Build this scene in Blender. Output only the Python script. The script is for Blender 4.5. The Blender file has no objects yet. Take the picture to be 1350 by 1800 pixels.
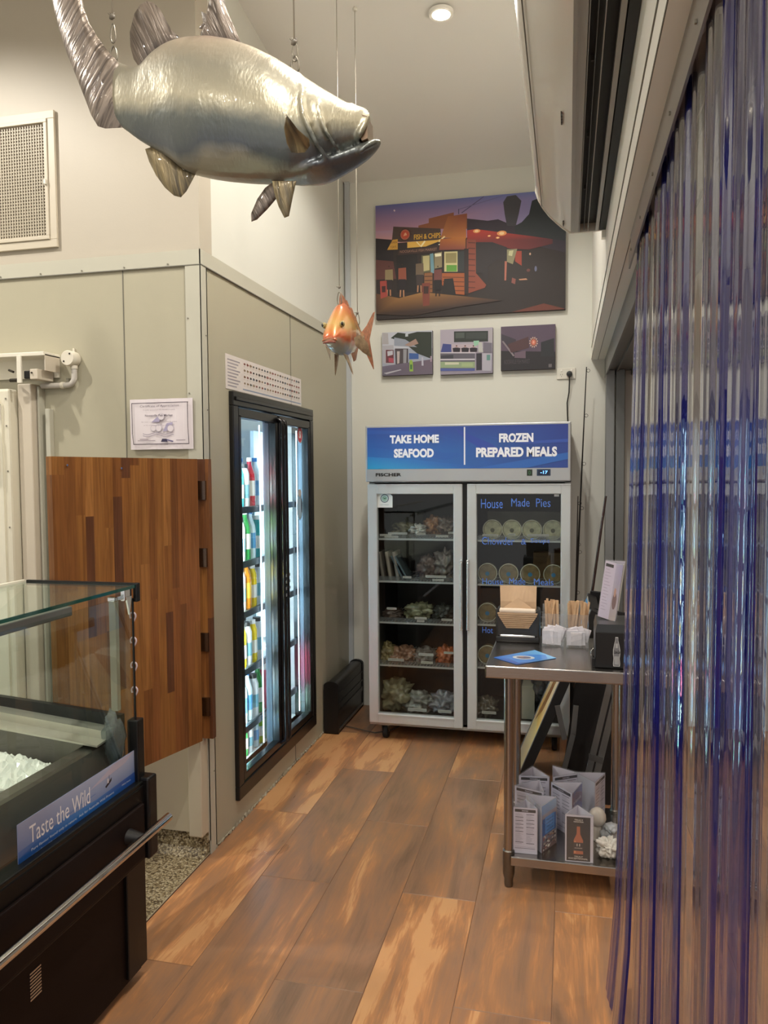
import bpy, bmesh, math, random
from mathutils import Vector, Matrix
C = bpy.context.collection
SC = bpy.context.scene
PI = math.pi
random.seed(7)

# ------------------------------------------------------------------ camera
FPX, YAW, PITCH, ROLL, CAMH = 1350.0, math.radians(13.45), math.radians(2.9), math.radians(-0.4), 1.68
_F = Vector((-math.sin(YAW)*math.cos(PITCH), math.cos(YAW)*math.cos(PITCH), -math.sin(PITCH)))
_R0 = Vector((math.cos(YAW), math.sin(YAW), 0)); _U0 = _R0.cross(_F)
_R = math.cos(ROLL)*_R0 + math.sin(ROLL)*_U0
_U = -math.sin(ROLL)*_R0 + math.cos(ROLL)*_U0
cam_d = bpy.data.cameras.new('camera'); cam = bpy.data.objects.new('camera', cam_d); C.objects.link(cam)
cam_d.sensor_fit = 'VERTICAL'; cam_d.sensor_height = 36; cam_d.lens = 36*FPX/1800
cam_d.clip_start = 0.02; cam_d.clip_end = 100
m = Matrix((( _R.x, _U.x, -_F.x, 0), (_R.y, _U.y, -_F.y, 0), (_R.z, _U.z, -_F.z, CAMH), (0, 0, 0, 1)))
cam.matrix_world = m
SC.camera = cam

# ------------------------------------------------------------------ exposure and world
SC.view_settings.view_transform = 'Standard'; SC.view_settings.look = 'None'
SC.view_settings.gamma = 1; SC.view_settings.use_curve_mapping = False
SC.view_settings.exposure = -0.46
SC.cycles.transparent_max_bounces = 40
w = bpy.data.worlds.new('world'); SC.world = w; w.use_nodes = True
bg = w.node_tree.nodes['Background']; bg.inputs[0].default_value = (1.0, 0.98, 0.95, 1); bg.inputs[1].default_value = 0.95

# ceiling lamps: (x, y, z of ceiling, watts, label)
def ceil_z(y): return 3.72 + (5.3 - y)*0.126 if y > 2.4 else 3.72 + 2.9*0.126
LAMPS = [(-0.605, 3.79, 10, 'round white downlight glowing in the raked ceiling above the big picture'),
         (-3.15, 1.90, 27, 'round downlight in the ceiling over the left counter'),
         (-0.45, 2.25, 18, 'unseen downlight added to brighten the floor between the big fish and the air curtain'),  # unseen lamp, added to brighten the floor and bench
         (-0.65, 0.70, 13, 'round downlight in the ceiling above the camera spot'),
         (-0.65, -1.20, 14, 'round downlight in the ceiling at the shop entrance'),
         (-2.60, -0.60, 8, 'round downlight in the ceiling behind the display case')]
FILL_LAMPS = [(1.7, 3.4, 'unseen downlight added beyond the strip curtain to brighten the header, back end'), (1.7, 0.8, 'unseen downlight added beyond the strip curtain to brighten the header, middle'), (1.7, -1.6, 'unseen downlight added beyond the strip curtain to brighten the header, street end')]  # unseen lamps, added so bounce from the far room brightens the header underside
FILL_SPOTS = []
for (lx, ly, ll) in FILL_LAMPS:
    ld = bpy.data.lights.new('downlight_bulb', 'SPOT'); ld.energy = 85; ld.color = (1.0, 0.92, 0.84)
    ld.spot_size = math.radians(150); ld.spot_blend = 0.4; ld.shadow_soft_size = 0.05
    lo = bpy.data.objects.new('downlight_bulb', ld); C.objects.link(lo); lo.location = (lx, ly, 2.91); FILL_SPOTS.append(lo)
SPOTS = []
for (lx, ly, lw, ll) in LAMPS:
    ld = bpy.data.lights.new('downlight_bulb', 'SPOT'); ld.energy = lw*9.2; ld.color = (1.0, 0.95, 0.87)
    ld.spot_size = math.radians(150); ld.spot_blend = 0.35; ld.shadow_soft_size = 0.045
    lo = bpy.data.objects.new('downlight_bulb', ld); C.objects.link(lo)
    lo.location = (lx, ly, ceil_z(ly) - 0.035)
    SPOTS.append(lo)

# ------------------------------------------------------------------ helpers
def ray(x, y): return _F + (x-675)/FPX*_R - (y-900)/FPX*_U
CAMP = Vector((0, 0, CAMH))
def atX(x, y, v): d = ray(x, y); return CAMP + d*(v/d.x)
def atY(x, y, v): d = ray(x, y); return CAMP + d*(v/d.y)
def atZ(x, y, v): d = ray(x, y); return CAMP + d*((v-CAMH)/d.z)

def lin(h):
    if isinstance(h, (tuple, list)): return tuple(h[:3])
    h = h.lstrip('#'); o = []
    for i in (0, 2, 4):
        v = int(h[i:i+2], 16)/255
        o.append(v/12.92 if v <= 0.04045 else ((v+0.055)/1.055)**2.4)
    return tuple(o)

_M = {}
def mat(name, col='#808080', rough=0.5, metal=0.0, bump=0, bscale=50, stretch=(1, 1, 1), var=0, vscale=4, emit=0, coat=0, spec=None, aniso=0):
    if name in _M: return _M[name]
    M = bpy.data.materials.new(name); M.use_nodes = True; nt = M.node_tree; b = nt.nodes['Principled BSDF']
    c = lin(col); b.inputs['Base Color'].default_value = (*c, 1)
    b.inputs['Roughness'].default_value = rough; b.inputs['Metallic'].default_value = metal
    if coat: b.inputs['Coat Weight'].default_value = coat; b.inputs['Coat Roughness'].default_value = 0.08
    if spec is not None: b.inputs['Specular IOR Level'].default_value = spec
    if emit: b.inputs['Emission Color'].default_value = (*c, 1); b.inputs['Emission Strength'].default_value = emit
    if bump or var:
        tc = nt.nodes.new('ShaderNodeTexCoord'); mp = nt.nodes.new('ShaderNodeMapping'); mp.inputs['Scale'].default_value = stretch
        nt.links.new(tc.outputs['Object'], mp.inputs[0])
        if bump:
            n = nt.nodes.new('ShaderNodeTexNoise'); n.inputs['Scale'].default_value = bscale; n.inputs['Detail'].default_value = 4
            bp = nt.nodes.new('ShaderNodeBump'); bp.inputs['Strength'].default_value = bump; bp.inputs['Distance'].default_value = 0.004
            nt.links.new(mp.outputs[0], n.inputs[0]); nt.links.new(n.outputs[0], bp.inputs['Height']); nt.links.new(bp.outputs[0], b.inputs['Normal'])
        if var:
            n2 = nt.nodes.new('ShaderNodeTexNoise'); n2.inputs['Scale'].default_value = vscale; n2.inputs['Detail'].default_value = 5
            nt.links.new(mp.outputs[0], n2.inputs[0])
            r = nt.nodes.new('ShaderNodeValToRGB')
            r.color_ramp.elements[0].position = 0.3; r.color_ramp.elements[1].position = 0.7
            r.color_ramp.elements[0].color = tuple(max(0, v*(1-var)) for v in c)+(1,)
            r.color_ramp.elements[1].color = tuple(min(1, v*(1+var)) for v in c)+(1,)
            nt.links.new(n2.outputs[0], r.inputs[0]); nt.links.new(r.outputs[0], b.inputs['Base Color'])
    _M[name] = M; return M

def sheer(name, tint=(0.95, 0.97, 0.96), rough=0.02, ior=1.5, diff=0.0, dcol=(1, 1, 1), gain=1.0, bump=0):
    """clear sheet: tinted see-through plus Fresnel reflection on its front faces"""
    if name in _M: return _M[name]
    M = bpy.data.materials.new(name); M.use_nodes = True; nt = M.node_tree
    nt.nodes.remove(nt.nodes['Principled BSDF']); out = nt.nodes['Material Output']
    tr = nt.nodes.new('ShaderNodeBsdfTransparent'); tr.inputs[0].default_value = (*tint, 1)
    gl = nt.nodes.new('ShaderNodeBsdfGlossy'); gl.inputs['Roughness'].default_value = rough; gl.inputs[0].default_value = (1, 1, 1, 1)
    fr = nt.nodes.new('ShaderNodeFresnel'); fr.inputs[0].default_value = ior
    ge = nt.nodes.new('ShaderNodeNewGeometry')
    inv = nt.nodes.new('ShaderNodeMath'); inv.operation = 'SUBTRACT'; inv.inputs[0].default_value = gain
    mul = nt.nodes.new('ShaderNodeMath'); mul.operation = 'MULTIPLY'; mul.use_clamp = True
    nt.links.new(ge.outputs['Backfacing'], inv.inputs[1]); nt.links.new(inv.outputs[0], mul.inputs[1]); nt.links.new(fr.outputs[0], mul.inputs[0])
    base = tr
    if diff:
        df = nt.nodes.new('ShaderNodeBsdfDiffuse'); df.inputs[0].default_value = (*dcol, 1)
        m1 = nt.nodes.new('ShaderNodeMixShader'); m1.inputs[0].default_value = diff
        nt.links.new(tr.outputs[0], m1.inputs[1]); nt.links.new(df.outputs[0], m1.inputs[2]); base = m1
    if bump:
        tc = nt.nodes.new('ShaderNodeTexCoord'); n = nt.nodes.new('ShaderNodeTexNoise'); n.inputs['Scale'].default_value = 30
        bp = nt.nodes.new('ShaderNodeBump'); bp.inputs['Strength'].default_value = bump; bp.inputs['Distance'].default_value = 0.003
        nt.links.new(tc.outputs['Object'], n.inputs[0]); nt.links.new(n.outputs[0], bp.inputs['Height'])
        nt.links.new(bp.outputs[0], gl.inputs['Normal'])
    mx = nt.nodes.new('ShaderNodeMixShader')
    nt.links.new(mul.outputs[0], mx.inputs[0]); nt.links.new(base.outputs[0], mx.inputs[1]); nt.links.new(gl.outputs[0], mx.inputs[2])
    nt.links.new(mx.outputs[0], out.inputs[0])
    _M[name] = M; return M

def printmat(name='printed_surface', rough=0.45, coat=0.0, metal=0):
    if name in _M: return _M[name]
    M = bpy.data.materials.new(name); M.use_nodes = True; nt = M.node_tree; b = nt.nodes['Principled BSDF']
    a = nt.nodes.new('ShaderNodeAttribute'); a.attribute_name = 'Col'
    nt.links.new(a.outputs['Color'], b.inputs['Base Color']); b.inputs['Roughness'].default_value = rough
    b.inputs['Coat Weight'].default_value = coat; b.inputs['Metallic'].default_value = metal
    _M[name] = M; return M

def setp(o, label=None, cat=None, group=None, kind=None):
    if label: o['label'] = label
    if cat: o['category'] = cat
    if group: o['group'] = group
    if kind: o['kind'] = kind
    return o
def thing(name, label, cat, loc=(0, 0, 0), group=None):
    o = bpy.data.objects.new(name, None); C.objects.link(o); o.location = loc; o.empty_display_size = 0.05
    o['root'] = 1; del o['root']
    return setp(o, label, cat, group)
def rootloc(o):
    v = Vector((0, 0, 0))
    while o is not None: v += o.location; o = o.parent
    return v

class MB:
    def __init__(s): s.bm = bmesh.new()
    def box(s, x0, x1, y0, y1, z0, z1, bev=0, seg=2, mx=None):
        r = bmesh.ops.create_cube(s.bm, size=1)['verts']
        cx, cy, cz = (x0+x1)/2, (y0+y1)/2, (z0+z1)/2
        for v in r: v.co = Vector((cx+v.co.x*(x1-x0), cy+v.co.y*(y1-y0), cz+v.co.z*(z1-z0)))
        if bev:
            es = list({e for v in r for e in v.link_edges})
            q = bmesh.ops.bevel(s.bm, geom=es, offset=bev, segments=seg, affect='EDGES', profile=0.5)
            r = list({v for f in q['faces'] for v in f.verts} | {v for v in r if v.is_valid})
        if mx is not None:
            for v in r: v.co = mx @ v.co
        return s
    def prism(s, pts, d, mx=None):
        """pts: list of 3D points (planar loop), d: extrusion vector"""
        d = Vector(d); a = [s.bm.verts.new(Vector(p)) for p in pts]; b = [s.bm.verts.new(Vector(p)+d) for p in pts]
        n = len(pts)
        fs = [s.bm.faces.new(a), s.bm.faces.new(b[::-1])]
        for i in range(n): fs.append(s.bm.faces.new([a[i], b[i], b[(i+1) % n], a[(i+1) % n]]))
        bmesh.ops.recalc_face_normals(s.bm, faces=fs)
        if mx is not None:
            for v in a+b: v.co = mx @ v.co
        return s
    def tube(s, pts, r, n=10, closed=False):
        pts = [Vector(p) for p in pts]; N = len(pts)
        rr = r if isinstance(r, (list, tuple)) else [r]*N
        rings = []; prev = None
        for i, p in enumerate(pts):
            if closed: t = pts[(i+1) % N]-pts[i-1]
            else: t = pts[min(i+1, N-1)]-pts[max(i-1, 0)]
            if t.length < 1e-9: t = Vector((0, 0, 1))
            t.normalize()
            if prev is None:
                a = Vector((0, 0, 1)) if abs(t.z) < 0.9 else Vector((1, 0, 0))
                u = t.cross(a).normalized()
            else:
                u = (prev - t*prev.dot(t)).normalized()
            prev = u; v = t.cross(u)
            rings.append([s.bm.verts.new(p+rr[i]*(math.cos(2*PI*k/n)*u+math.sin(2*PI*k/n)*v)) for k in range(n)])
        fs = []
        for i in range(N if closed else N-1):
            A, B = rings[i], rings[(i+1) % N]
            for k in range(n): fs.append(s.bm.faces.new([A[k], A[(k+1) % n], B[(k+1) % n], B[k]]))
        if not closed: fs.append(s.bm.faces.new(rings[0][::-1])); fs.append(s.bm.faces.new(rings[-1]))
        bmesh.ops.recalc_face_normals(s.bm, faces=fs)
        return s
    def lathe(s, prof, c=(0, 0, 0), n=24, axis='Z'):
        c = Vector(c); rings = []
        def P(r, h, a):
            if axis == 'Z': return c+Vector((r*math.cos(a), r*math.sin(a), h))
            if axis == 'Y': return c+Vector((r*math.cos(a), h, r*math.sin(a)))
            return c+Vector((h, r*math.cos(a), r*math.sin(a)))
        for (r, h) in prof: rings.append([s.bm.verts.new(P(max(r, 1e-4), h, 2*PI*k/n)) for k in range(n)])
        fs = []
        for A, B in zip(rings, rings[1:]):
            for k in range(n): fs.append(s.bm.faces.new([A[k], A[(k+1) % n], B[(k+1) % n], B[k]]))
        fs.append(s.bm.faces.new(rings[0][::-1])); fs.append(s.bm.faces.new(rings[-1]))
        bmesh.ops.recalc_face_normals(s.bm, faces=fs)
        return s
    def loft(s, rings, cap=True):
        R = [[s.bm.verts.new(Vector(p)) for p in r] for r in rings]; fs = []; n = len(R[0])
        for A, B in zip(R, R[1:]):
            for k in range(n): fs.append(s.bm.faces.new([A[k], A[(k+1) % n], B[(k+1) % n], B[k]]))
        if cap: fs.append(s.bm.faces.new(R[0][::-1])); fs.append(s.bm.faces.new(R[-1]))
        bmesh.ops.recalc_face_normals(s.bm, faces=fs)
        return s
    def blob(s, c, rx, ry, rz, rough=0.2, seed=0, sub=3, freq=3):
        from mathutils import noise
        r = bmesh.ops.create_icosphere(s.bm, subdivisions=sub, radius=1)['verts']
        for v in r:
            d = v.co.normalized(); k = 1+rough*noise.noise(d*freq+Vector((seed*7.3, seed, 0)))*2
            v.co = Vector(c)+Vector((d.x*rx*k, d.y*ry*k, d.z*rz*k))
        return s
    def build(s, name, m, parent=None, smooth=None, local=False, label=None):
        me = bpy.data.meshes.new(name)
        o = bpy.data.objects.new(name, me); C.objects.link(o)
        if parent is None and not local:
            xs = [v.co.x for v in s.bm.verts]; ys = [v.co.y for v in s.bm.verts]; zs = [v.co.z for v in s.bm.verts]
            off = Vector(((min(xs)+max(xs))/2, (min(ys)+max(ys))/2, min(zs))); o.location = off
        elif parent is not None:
            o.parent = parent; off = rootloc(parent)
            if local: off = Vector((0, 0, 0))
        else: off = Vector((0, 0, 0))
        if off.length > 0: bmesh.ops.translate(s.bm, verts=s.bm.verts, vec=-off)
        s.bm.to_mesh(me); s.bm.free()
        me.materials.append(m)
        if smooth is not None:
            for p in me.polygons: p.use_smooth = True
            if smooth < 180: me.set_sharp_from_angle(angle=math.radians(smooth))
        if label: o['label'] = label
        return o
def struct(name, mb, m, **k):
    o = mb.build(name, m, **k); o['kind'] = 'structure'; return o
def bx(name, dims, m, parent=None, bev=0, **k): return MB().box(*dims, bev=bev).build(name, m, parent, **k)

_tc = {}
def glyphs(txt, bold=0.0):
    key = (txt, bold)
    if key in _tc: return _tc[key]
    cu = bpy.data.curves.new('t', 'FONT'); cu.body = txt; cu.size = 1; cu.offset = bold; cu.resolution_u = 3
    ob = bpy.data.objects.new('t', cu); C.objects.link(ob)
    dg = bpy.context.evaluated_depsgraph_get(); me = bpy.data.meshes.new_from_object(ob.evaluated_get(dg))
    V = [(v.co.x, v.co.y) for v in me.vertices]; F = [tuple(p.vertices) for p in me.polygons]
    bpy.data.objects.remove(ob); bpy.data.curves.remove(cu); bpy.data.meshes.remove(me)
    if V:
        x0 = min(v[0] for v in V); x1 = max(v[0] for v in V); y0 = min(v[1] for v in V); y1 = max(v[1] for v in V)
        V = [((x-x0)/(x1-x0), (y-y0)/(y1-y0)) for x, y in V]
    _tc[key] = (V, F); return V, F

class Art:
    """flat print: coloured shapes on one plane. Coordinates are metres along u, v from the origin o."""
    def __init__(s, o, u, v, step=0.0003):
        s.o = Vector(o); s.u = Vector(u).normalized(); s.v = Vector(v).normalized(); s.n = s.u.cross(s.v)
        s.items = []; s.step = step
    def px(s, x, y):
        d = ray(x, y); k = (s.o-CAMP).dot(s.n)/d.dot(s.n); p = CAMP+d*k-s.o
        return (p.dot(s.u), p.dot(s.v))
    def _add(s, V, F, cols):
        x0 = min(v[0] for v in V); x1 = max(v[0] for v in V); y0 = min(v[1] for v in V); y1 = max(v[1] for v in V)
        L = 0
        for it in s.items:
            b = it[3]
            if b[0] < x1 and x0 < b[1] and b[2] < y1 and y0 < b[3]: L = max(L, it[4]+1)
        s.items.append((V, F, cols, (x0, x1, y0, y1), L))
        return s
    def poly(s, pts, col, cols=None):
        c = [(*lin(q), 1) for q in cols] if cols else [(*lin(col), 1)]*len(pts)
        return s._add(list(pts), [tuple(range(len(pts)))], c)
    def rect(s, x0, y0, x1, y1, col, cols=None): return s.poly([(x0, y0), (x1, y0), (x1, y1), (x0, y1)], col, cols)
    def ell(s, cx, cy, rx, ry, col, n=20): return s.poly([(cx+rx*math.cos(2*PI*k/n), cy+ry*math.sin(2*PI*k/n)) for k in range(n)], col)
    def text(s, txt, x0, y0, x1, y1, col, bold=0.0, skew=0):
        V, F = glyphs(txt, bold)
        if not V: return s
        V = [(x0+a*(x1-x0)+skew*b*(y1-y0), y0+b*(y1-y0)) for a, b in V]
        return s._add(V, F, [(*lin(col), 1)]*len(V))
    def ppoly(s, pts, col, cols=None): return s.poly([s.px(*p) for p in pts], col, cols)
    def build(s, name, parent=None, m=None, local=False, label=None):
        bm = bmesh.new(); V = []; cl = []
        Fs = []
        for (vs, F, cols, bb, L) in s.items:
            b0 = len(V)
            for (x, y), c in zip(vs, cols): V.append(s.o+s.u*x+s.v*y+s.n*(s.step*(L+1))); cl.append(c)
            for f in F: Fs.append(tuple(b0+i for i in f))
        bm.free()
        off = rootloc(parent) if (parent is not None and not local) else Vector((0, 0, 0))
        if parent is None: off = s.o.copy()
        me = bpy.data.meshes.new(name); me.from_pydata([tuple(p-off) for p in V], [], Fs)
        ca = me.color_attributes.new('Col', 'FLOAT_COLOR', 'POINT')
        for i, c in enumerate(cl): ca.data[i].color = c
        # make every face look along +n
        bm = bmesh.new(); bm.from_mesh(me); bm.normal_update()
        for f in bm.faces:
            if f.normal.dot(s.n) < 0: f.normal_flip()
        bm.to_mesh(me); bm.free()
        me.materials.append(m or printmat())
        o = bpy.data.objects.new(name, me); C.objects.link(o)
        if parent is not None: o.parent = parent
        else: o.location = off
        if label: o['label'] = label
        return o

def dup(root, loc=None, rotz=None, label=None, group=None, scale=None):
    r = root.copy(); C.objects.link(r)
    if loc is not None: r.location = loc
    if rotz is not None: r.rotation_euler = (0, 0, rotz)
    if scale: r.scale = scale
    if label: r['label'] = label
    if group: r['group'] = group
    for ch in list(root.children):
        c = ch.copy(); C.objects.link(c); c.parent = r
        for g in list(ch.children):
            d = g.copy(); C.objects.link(d); d.parent = c
    return r
def mm(name, m, obj):   # swap material on a copied mesh
    me = obj.data.copy(); me.materials.clear(); me.materials.append(m); obj.data = me

# ------------------------------------------------------------------ shared materials
WHITE = mat('white_wall_paint', '#d8d7cd', 0.42, bump=0.05, bscale=120)
BEIGE = mat('beige_wall_paint', '#b9b0a0', 0.5, bump=0.05, bscale=120)
CEIL = mat('ceiling_paint', '#ece9e2', 0.38)
PANEL = mat('coolroom_panel', '#b0aa94', 0.38, bump=0.06, bscale=200)
PTRIM = mat('coolroom_flashing', '#bebbab', 0.35)
CREAM = mat('cream_powdercoat', '#e2dcc8', 0.4)
SEAM = mat('dark_seam', '#6d6a60', 0.7)
BLACK = mat('black_plastic', '#0e0d0e', 0.35)
BLACKM = mat('matt_black', '#0b0a0a', 0.6)
GREYAL = mat('grey_aluminium', '#8b8c8a', 0.35, 0.6)
DKAL = mat('dark_grey_aluminium', '#6f716f', 0.4, 0.4)
SILVER = mat('silver_door_frame', '#c3c6c4', 0.35, 0.3)
STEEL = mat('stainless_steel', '#a39e98', 0.25, 1.0, bump=0.08, bscale=40, stretch=(1, 12, 12))
CHROME = mat('chrome', '#dedede', 0.08, 1.0)
RUBBER = mat('black_rubber', '#101010', 0.7)
GLASS = sheer('clear_glass', (0.93, 0.96, 0.945), 0.01)
EDGE = sheer('green_glass_edge', (0.08, 0.30, 0.26), 0.05, diff=0.35, dcol=(0.05, 0.2, 0.17))
ACRYL = sheer('clear_acrylic', (0.93, 0.94, 0.95), 0.04, diff=0.06)
PAPER = mat('white_paper', '#e8e4e4', 0.6)
WHITEPL = mat('white_plastic', '#dcd8cc', 0.4)
CORD = mat('black_cord', '#141414', 0.5)
WIRE = mat('hanging_wire', '#b9b2a4', 0.35, 0.5)

# ================================================================== SETTING
# floor of long timber-look tiles: one mesh, a colour number per tile
def floor_mat():
    M = bpy.data.materials.new('timber_look_tiles'); M.use_nodes = True; nt = M.node_tree; b = nt.nodes['Principled BSDF']
    L = nt.links.new
    tc = nt.nodes.new('ShaderNodeTexCoord'); at = nt.nodes.new('ShaderNodeAttribute'); at.attribute_name = 'Col'
    add = nt.nodes.new('ShaderNodeVectorMath'); add.operation = 'MULTIPLY_ADD'
    L(at.outputs['Color'], add.inputs[0]); add.inputs[1].default_value = (13, 17, 5); L(tc.outputs['Object'], add.inputs[2])
    mp = nt.nodes.new('ShaderNodeMapping'); mp.inputs['Scale'].default_value = (5.5, 1.0, 1); L(add.outputs[0], mp.inputs[0])
    n1 = nt.nodes.new('ShaderNodeTexNoise'); n1.inputs['Scale'].default_value = 1.5; n1.inputs['Detail'].default_value = 5; n1.inputs['Roughness'].default_value = 0.6; n1.inputs['Distortion'].default_value = 0.9
    L(mp.outputs[0], n1.inputs[0])
    mp2 = nt.nodes.new('ShaderNodeMapping'); mp2.inputs['Scale'].default_value = (46, 2.6, 1); L(add.outputs[0], mp2.inputs[0])
    n2 = nt.nodes.new('ShaderNodeTexNoise'); n2.inputs['Scale'].default_value = 1.6; n2.inputs['Detail'].default_value = 6; n2.inputs['Distortion'].default_value = 1.5
    L(mp2.outputs[0], n2.inputs[0])
    sep = nt.nodes.new('ShaderNodeSeparateColor'); L(at.outputs['Color'], sep.inputs[0])
    a1 = nt.nodes.new('ShaderNodeMath'); a1.operation = 'MULTIPLY_ADD'; L(sep.outputs[0], a1.inputs[0]); a1.inputs[1].default_value = 0.42; L(n1.outputs[0], a1.inputs[2])
    a2 = nt.nodes.new('ShaderNodeMath'); a2.operation = 'MULTIPLY_ADD'; L(n2.outputs[0], a2.inputs[0]); a2.inputs[1].default_value = 0.24; L(a1.outputs[0], a2.inputs[2])
    r = nt.nodes.new('ShaderNodeValToRGB'); L(a2.outputs[0], r.inputs[0])
    e = r.color_ramp.elements
    e[0].position = 0.44; e[0].color = (*lin('#5c4535'), 1)
    e[1].position = 1.08; e[1].color = (*lin('#cf9a68'), 1)
    for p, c in ((0.60, '#82644c'), (0.75, '#987256'), (0.88, '#a87852'), (0.95, '#be8455')):
        q = e.new(p); q.color = (*lin(c), 1)
    e[-1].position = 1.0
    L(r.outputs[0], b.inputs['Base Color'])
    rr = nt.nodes.new('ShaderNodeMapRange'); rr.inputs[3].default_value = 0.22; rr.inputs[4].default_value = 0.42; L(n1.outputs[0], rr.inputs[0]); L(rr.outputs[0], b.inputs['Roughness'])
    bp = nt.nodes.new('ShaderNodeBump'); bp.inputs['Strength'].default_value = 0.12; bp.inputs['Distance'].default_value = 0.002
    L(n2.outputs[0], bp.inputs['Height']); L(bp.outputs[0], b.inputs['Normal'])
    return M
def make_floor():
    seams = [-1.532, -1.24, -0.94, -0.635, -0.342, -0.04, 0.26, 0.56, 0.86, 1.16, 1.46, 1.76, 2.06, 2.36, 2.66, 2.96, 3.26]
    base = [2.32, 2.93]
    fixed = {(0, 2.32): .75, (0, 3.52): .80, (0, 1.12): .55, (1, 2.93): .42, (1, 1.73): .52, (1, 4.13): .78, (2, 2.32): .30, (2, 1.12): .35, (2, 3.52): .28,
             (3, 1.73): .74, (3, 2.93): .33, (3, 4.13): .5, (4, 2.32): .45, (4, 1.12): .5, (4, 3.52): .5, (5, 1.73): .56, (5, 2.93): .62, (5, 4.13): .5}
    V, F, Cc = [], [], []
    g = 0.0022
    for i in range(len(seams)-1):
        y = base[i % 2]-1.2*4
        while y < 5.4:
            k = fixed.get((i, round(y, 2)))
            if k is None: k = random.uniform(0.2, 0.8)
            x0, x1, y0, y1 = seams[i]+g, seams[i+1]-g, y+g, min(y+1.2-g, 5.42)
            s = len(V); V += [(x0, y0, 0), (x1, y0, 0), (x1, y1, 0), (x0, y1, 0), (x0-g, y0-g, -.002), (x1+g, y0-g, -.002), (x1+g, y1+g, -.002), (x0-g, y1+g, -.002)]
            F += [(s, s+1, s+2, s+3), (s+4, s+5, s+1, s), (s+5, s+6, s+2, s+1), (s+6, s+7, s+3, s+2), (s+7, s+4, s, s+3)]
            h = random.random(); Cc += [(k, h, random.random(), 1)]*4 + [(0, h, 0, 1)]*4
            y += 1.2
    me = bpy.data.meshes.new('floor'); me.from_pydata(V, [], F)
    ca = me.color_attributes.new('Col', 'FLOAT_COLOR', 'POINT')
    for i, c in enumerate(Cc): ca.data[i].color = c
    o = bpy.data.objects.new('floor', me); C.objects.link(o); me.materials.append(floor_mat()); o['kind'] = 'structure'
make_floor()
struct('floor', MB().box(-4.8, 3.4, -2.6, 5.5, -0.12, -0.0025), mat('grout', '#2a1c14', 0.8))
# pebble flooring on the left
def pebble_mat():
    M = bpy.data.materials.new('resin_bound_pebbles'); M.use_nodes = True; nt = M.node_tree; b = nt.nodes['Principled BSDF']; L = nt.links.new
    tc = nt.nodes.new('ShaderNodeTexCoord'); v = nt.nodes.new('ShaderNodeTexVoronoi'); v.inputs['Scale'].default_value = 130; L(tc.outputs['Object'], v.inputs[0])
    s = nt.nodes.new('ShaderNodeSeparateColor'); L(v.outputs['Color'], s.inputs[0])
    r = nt.nodes.new('ShaderNodeValToRGB'); L(s.outputs[0], r.inputs[0]); e = r.color_ramp.elements
    e[0].color = (*lin('#5d4b33'), 1); e[1].color = (*lin('#e0d3b2'), 1)
    for p, c in ((.25, '#8d7a58'), (.5, '#bfae87'), (.75, '#cfc19c')):
        q = e.new(p); q.color = (*lin(c), 1)
    mx = nt.nodes.new('ShaderNodeMix'); mx.data_type = 'RGBA'; mx.blend_type = 'MULTIPLY'; mx.inputs[0].default_value = 0.7
    r2 = nt.nodes.new('ShaderNodeValToRGB'); L(v.outputs['Distance'], r2.inputs[0]); r2.color_ramp.elements[0].color = (1, 1, 1, 1); r2.color_ramp.elements[1].color = (.15, .12, .1, 1); r2.color_ramp.elements[1].position = 0.75
    L(r.outputs[0], mx.inputs[6]); L(r2.outputs[0], mx.inputs[7]); L(mx.outputs[2], b.inputs['Base Color']); b.inputs['Roughness'].default_value = 0.35
    bp = nt.nodes.new('ShaderNodeBump'); bp.invert = True; bp.inputs['Strength'].default_value = 0.6; bp.inputs['Distance'].default_value = 0.004; L(v.outputs['Distance'], bp.inputs['Height']); L(bp.outputs[0], b.inputs['Normal'])
    return M
PEB = pebble_mat()
fb = MB().box(-4.8, -1.536, -2.6, 3.06, -0.0024, 0.002)
fb.prism([(-4.8, 3.06, 0.002), (-4.8, 3.06, 0.10), (-4.8, 3.045, 0.10), (-4.8, 3.035, 0.03), (-4.8, 3.0, 0.002)], (3.262, 0, 0))
struct('floor', fb, PEB)
struct('trim_1', MB().box(-1.537, -1.5335, -2.6, 3.06, 0.0, 0.0035), mat('alloy_edge', '#c8bfa8', .4, .6))

# back wall (continues behind the curtain side)
struct('wall_back', MB().box(-1.55, 3.4, 5.31, 5.43, 0, 4.0), WHITE)
struct('ceiling', MB().prism([(-4.8, 5.43, ceil_z(5.3)-.016), (-4.8, 5.43, 4.5), (-4.8, -2.6, 4.5), (-4.8, -2.6, ceil_z(2.4)), (-4.8, 2.4, ceil_z(2.4))], (5.0, 0, 0)), CEIL)
struct('wall_left_far', MB().box(-4.9, -4.8, -2.6, 3.1, 0, 4.5), WHITE)
# cool room: front skin, side skin with the opening of the glass doors, back, interior
FY0, FY1, FZ0, FZ1 = 3.335, 4.465, 0.135, 2.055
cw = MB()
cw.box(-1.60, -1.532, 3.062, FY0, 0, 2.635).box(-1.60, -1.532, FY1, 5.31, 0, 2.635)
cw.box(-1.60, -1.532, FY0, FY1, FZ1, 2.635).box(-1.60, -1.532, FY0, FY1, 0, FZ0)
struct('wall_left', cw, PANEL)
struct('wall_front', MB().box(-4.8, -1.532, 3.06, 3.12, 0, 2.635), PANEL)
struct('ceiling', MB().box(-4.8, -1.54, 3.06, 5.31, 2.575, 2.63), PANEL)
struct('wall_left', MB().box(-1.68, -1.545, 3.2, 5.31, 2.63, 4.35), WHITE)
struct('wall_front', MB().box(-4.8, -1.545, 3.082, 3.2, 2.63, 4.35), BEIGE)
IN = mat('cooler_liner', '#e9f1f5', 0.4)
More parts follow.
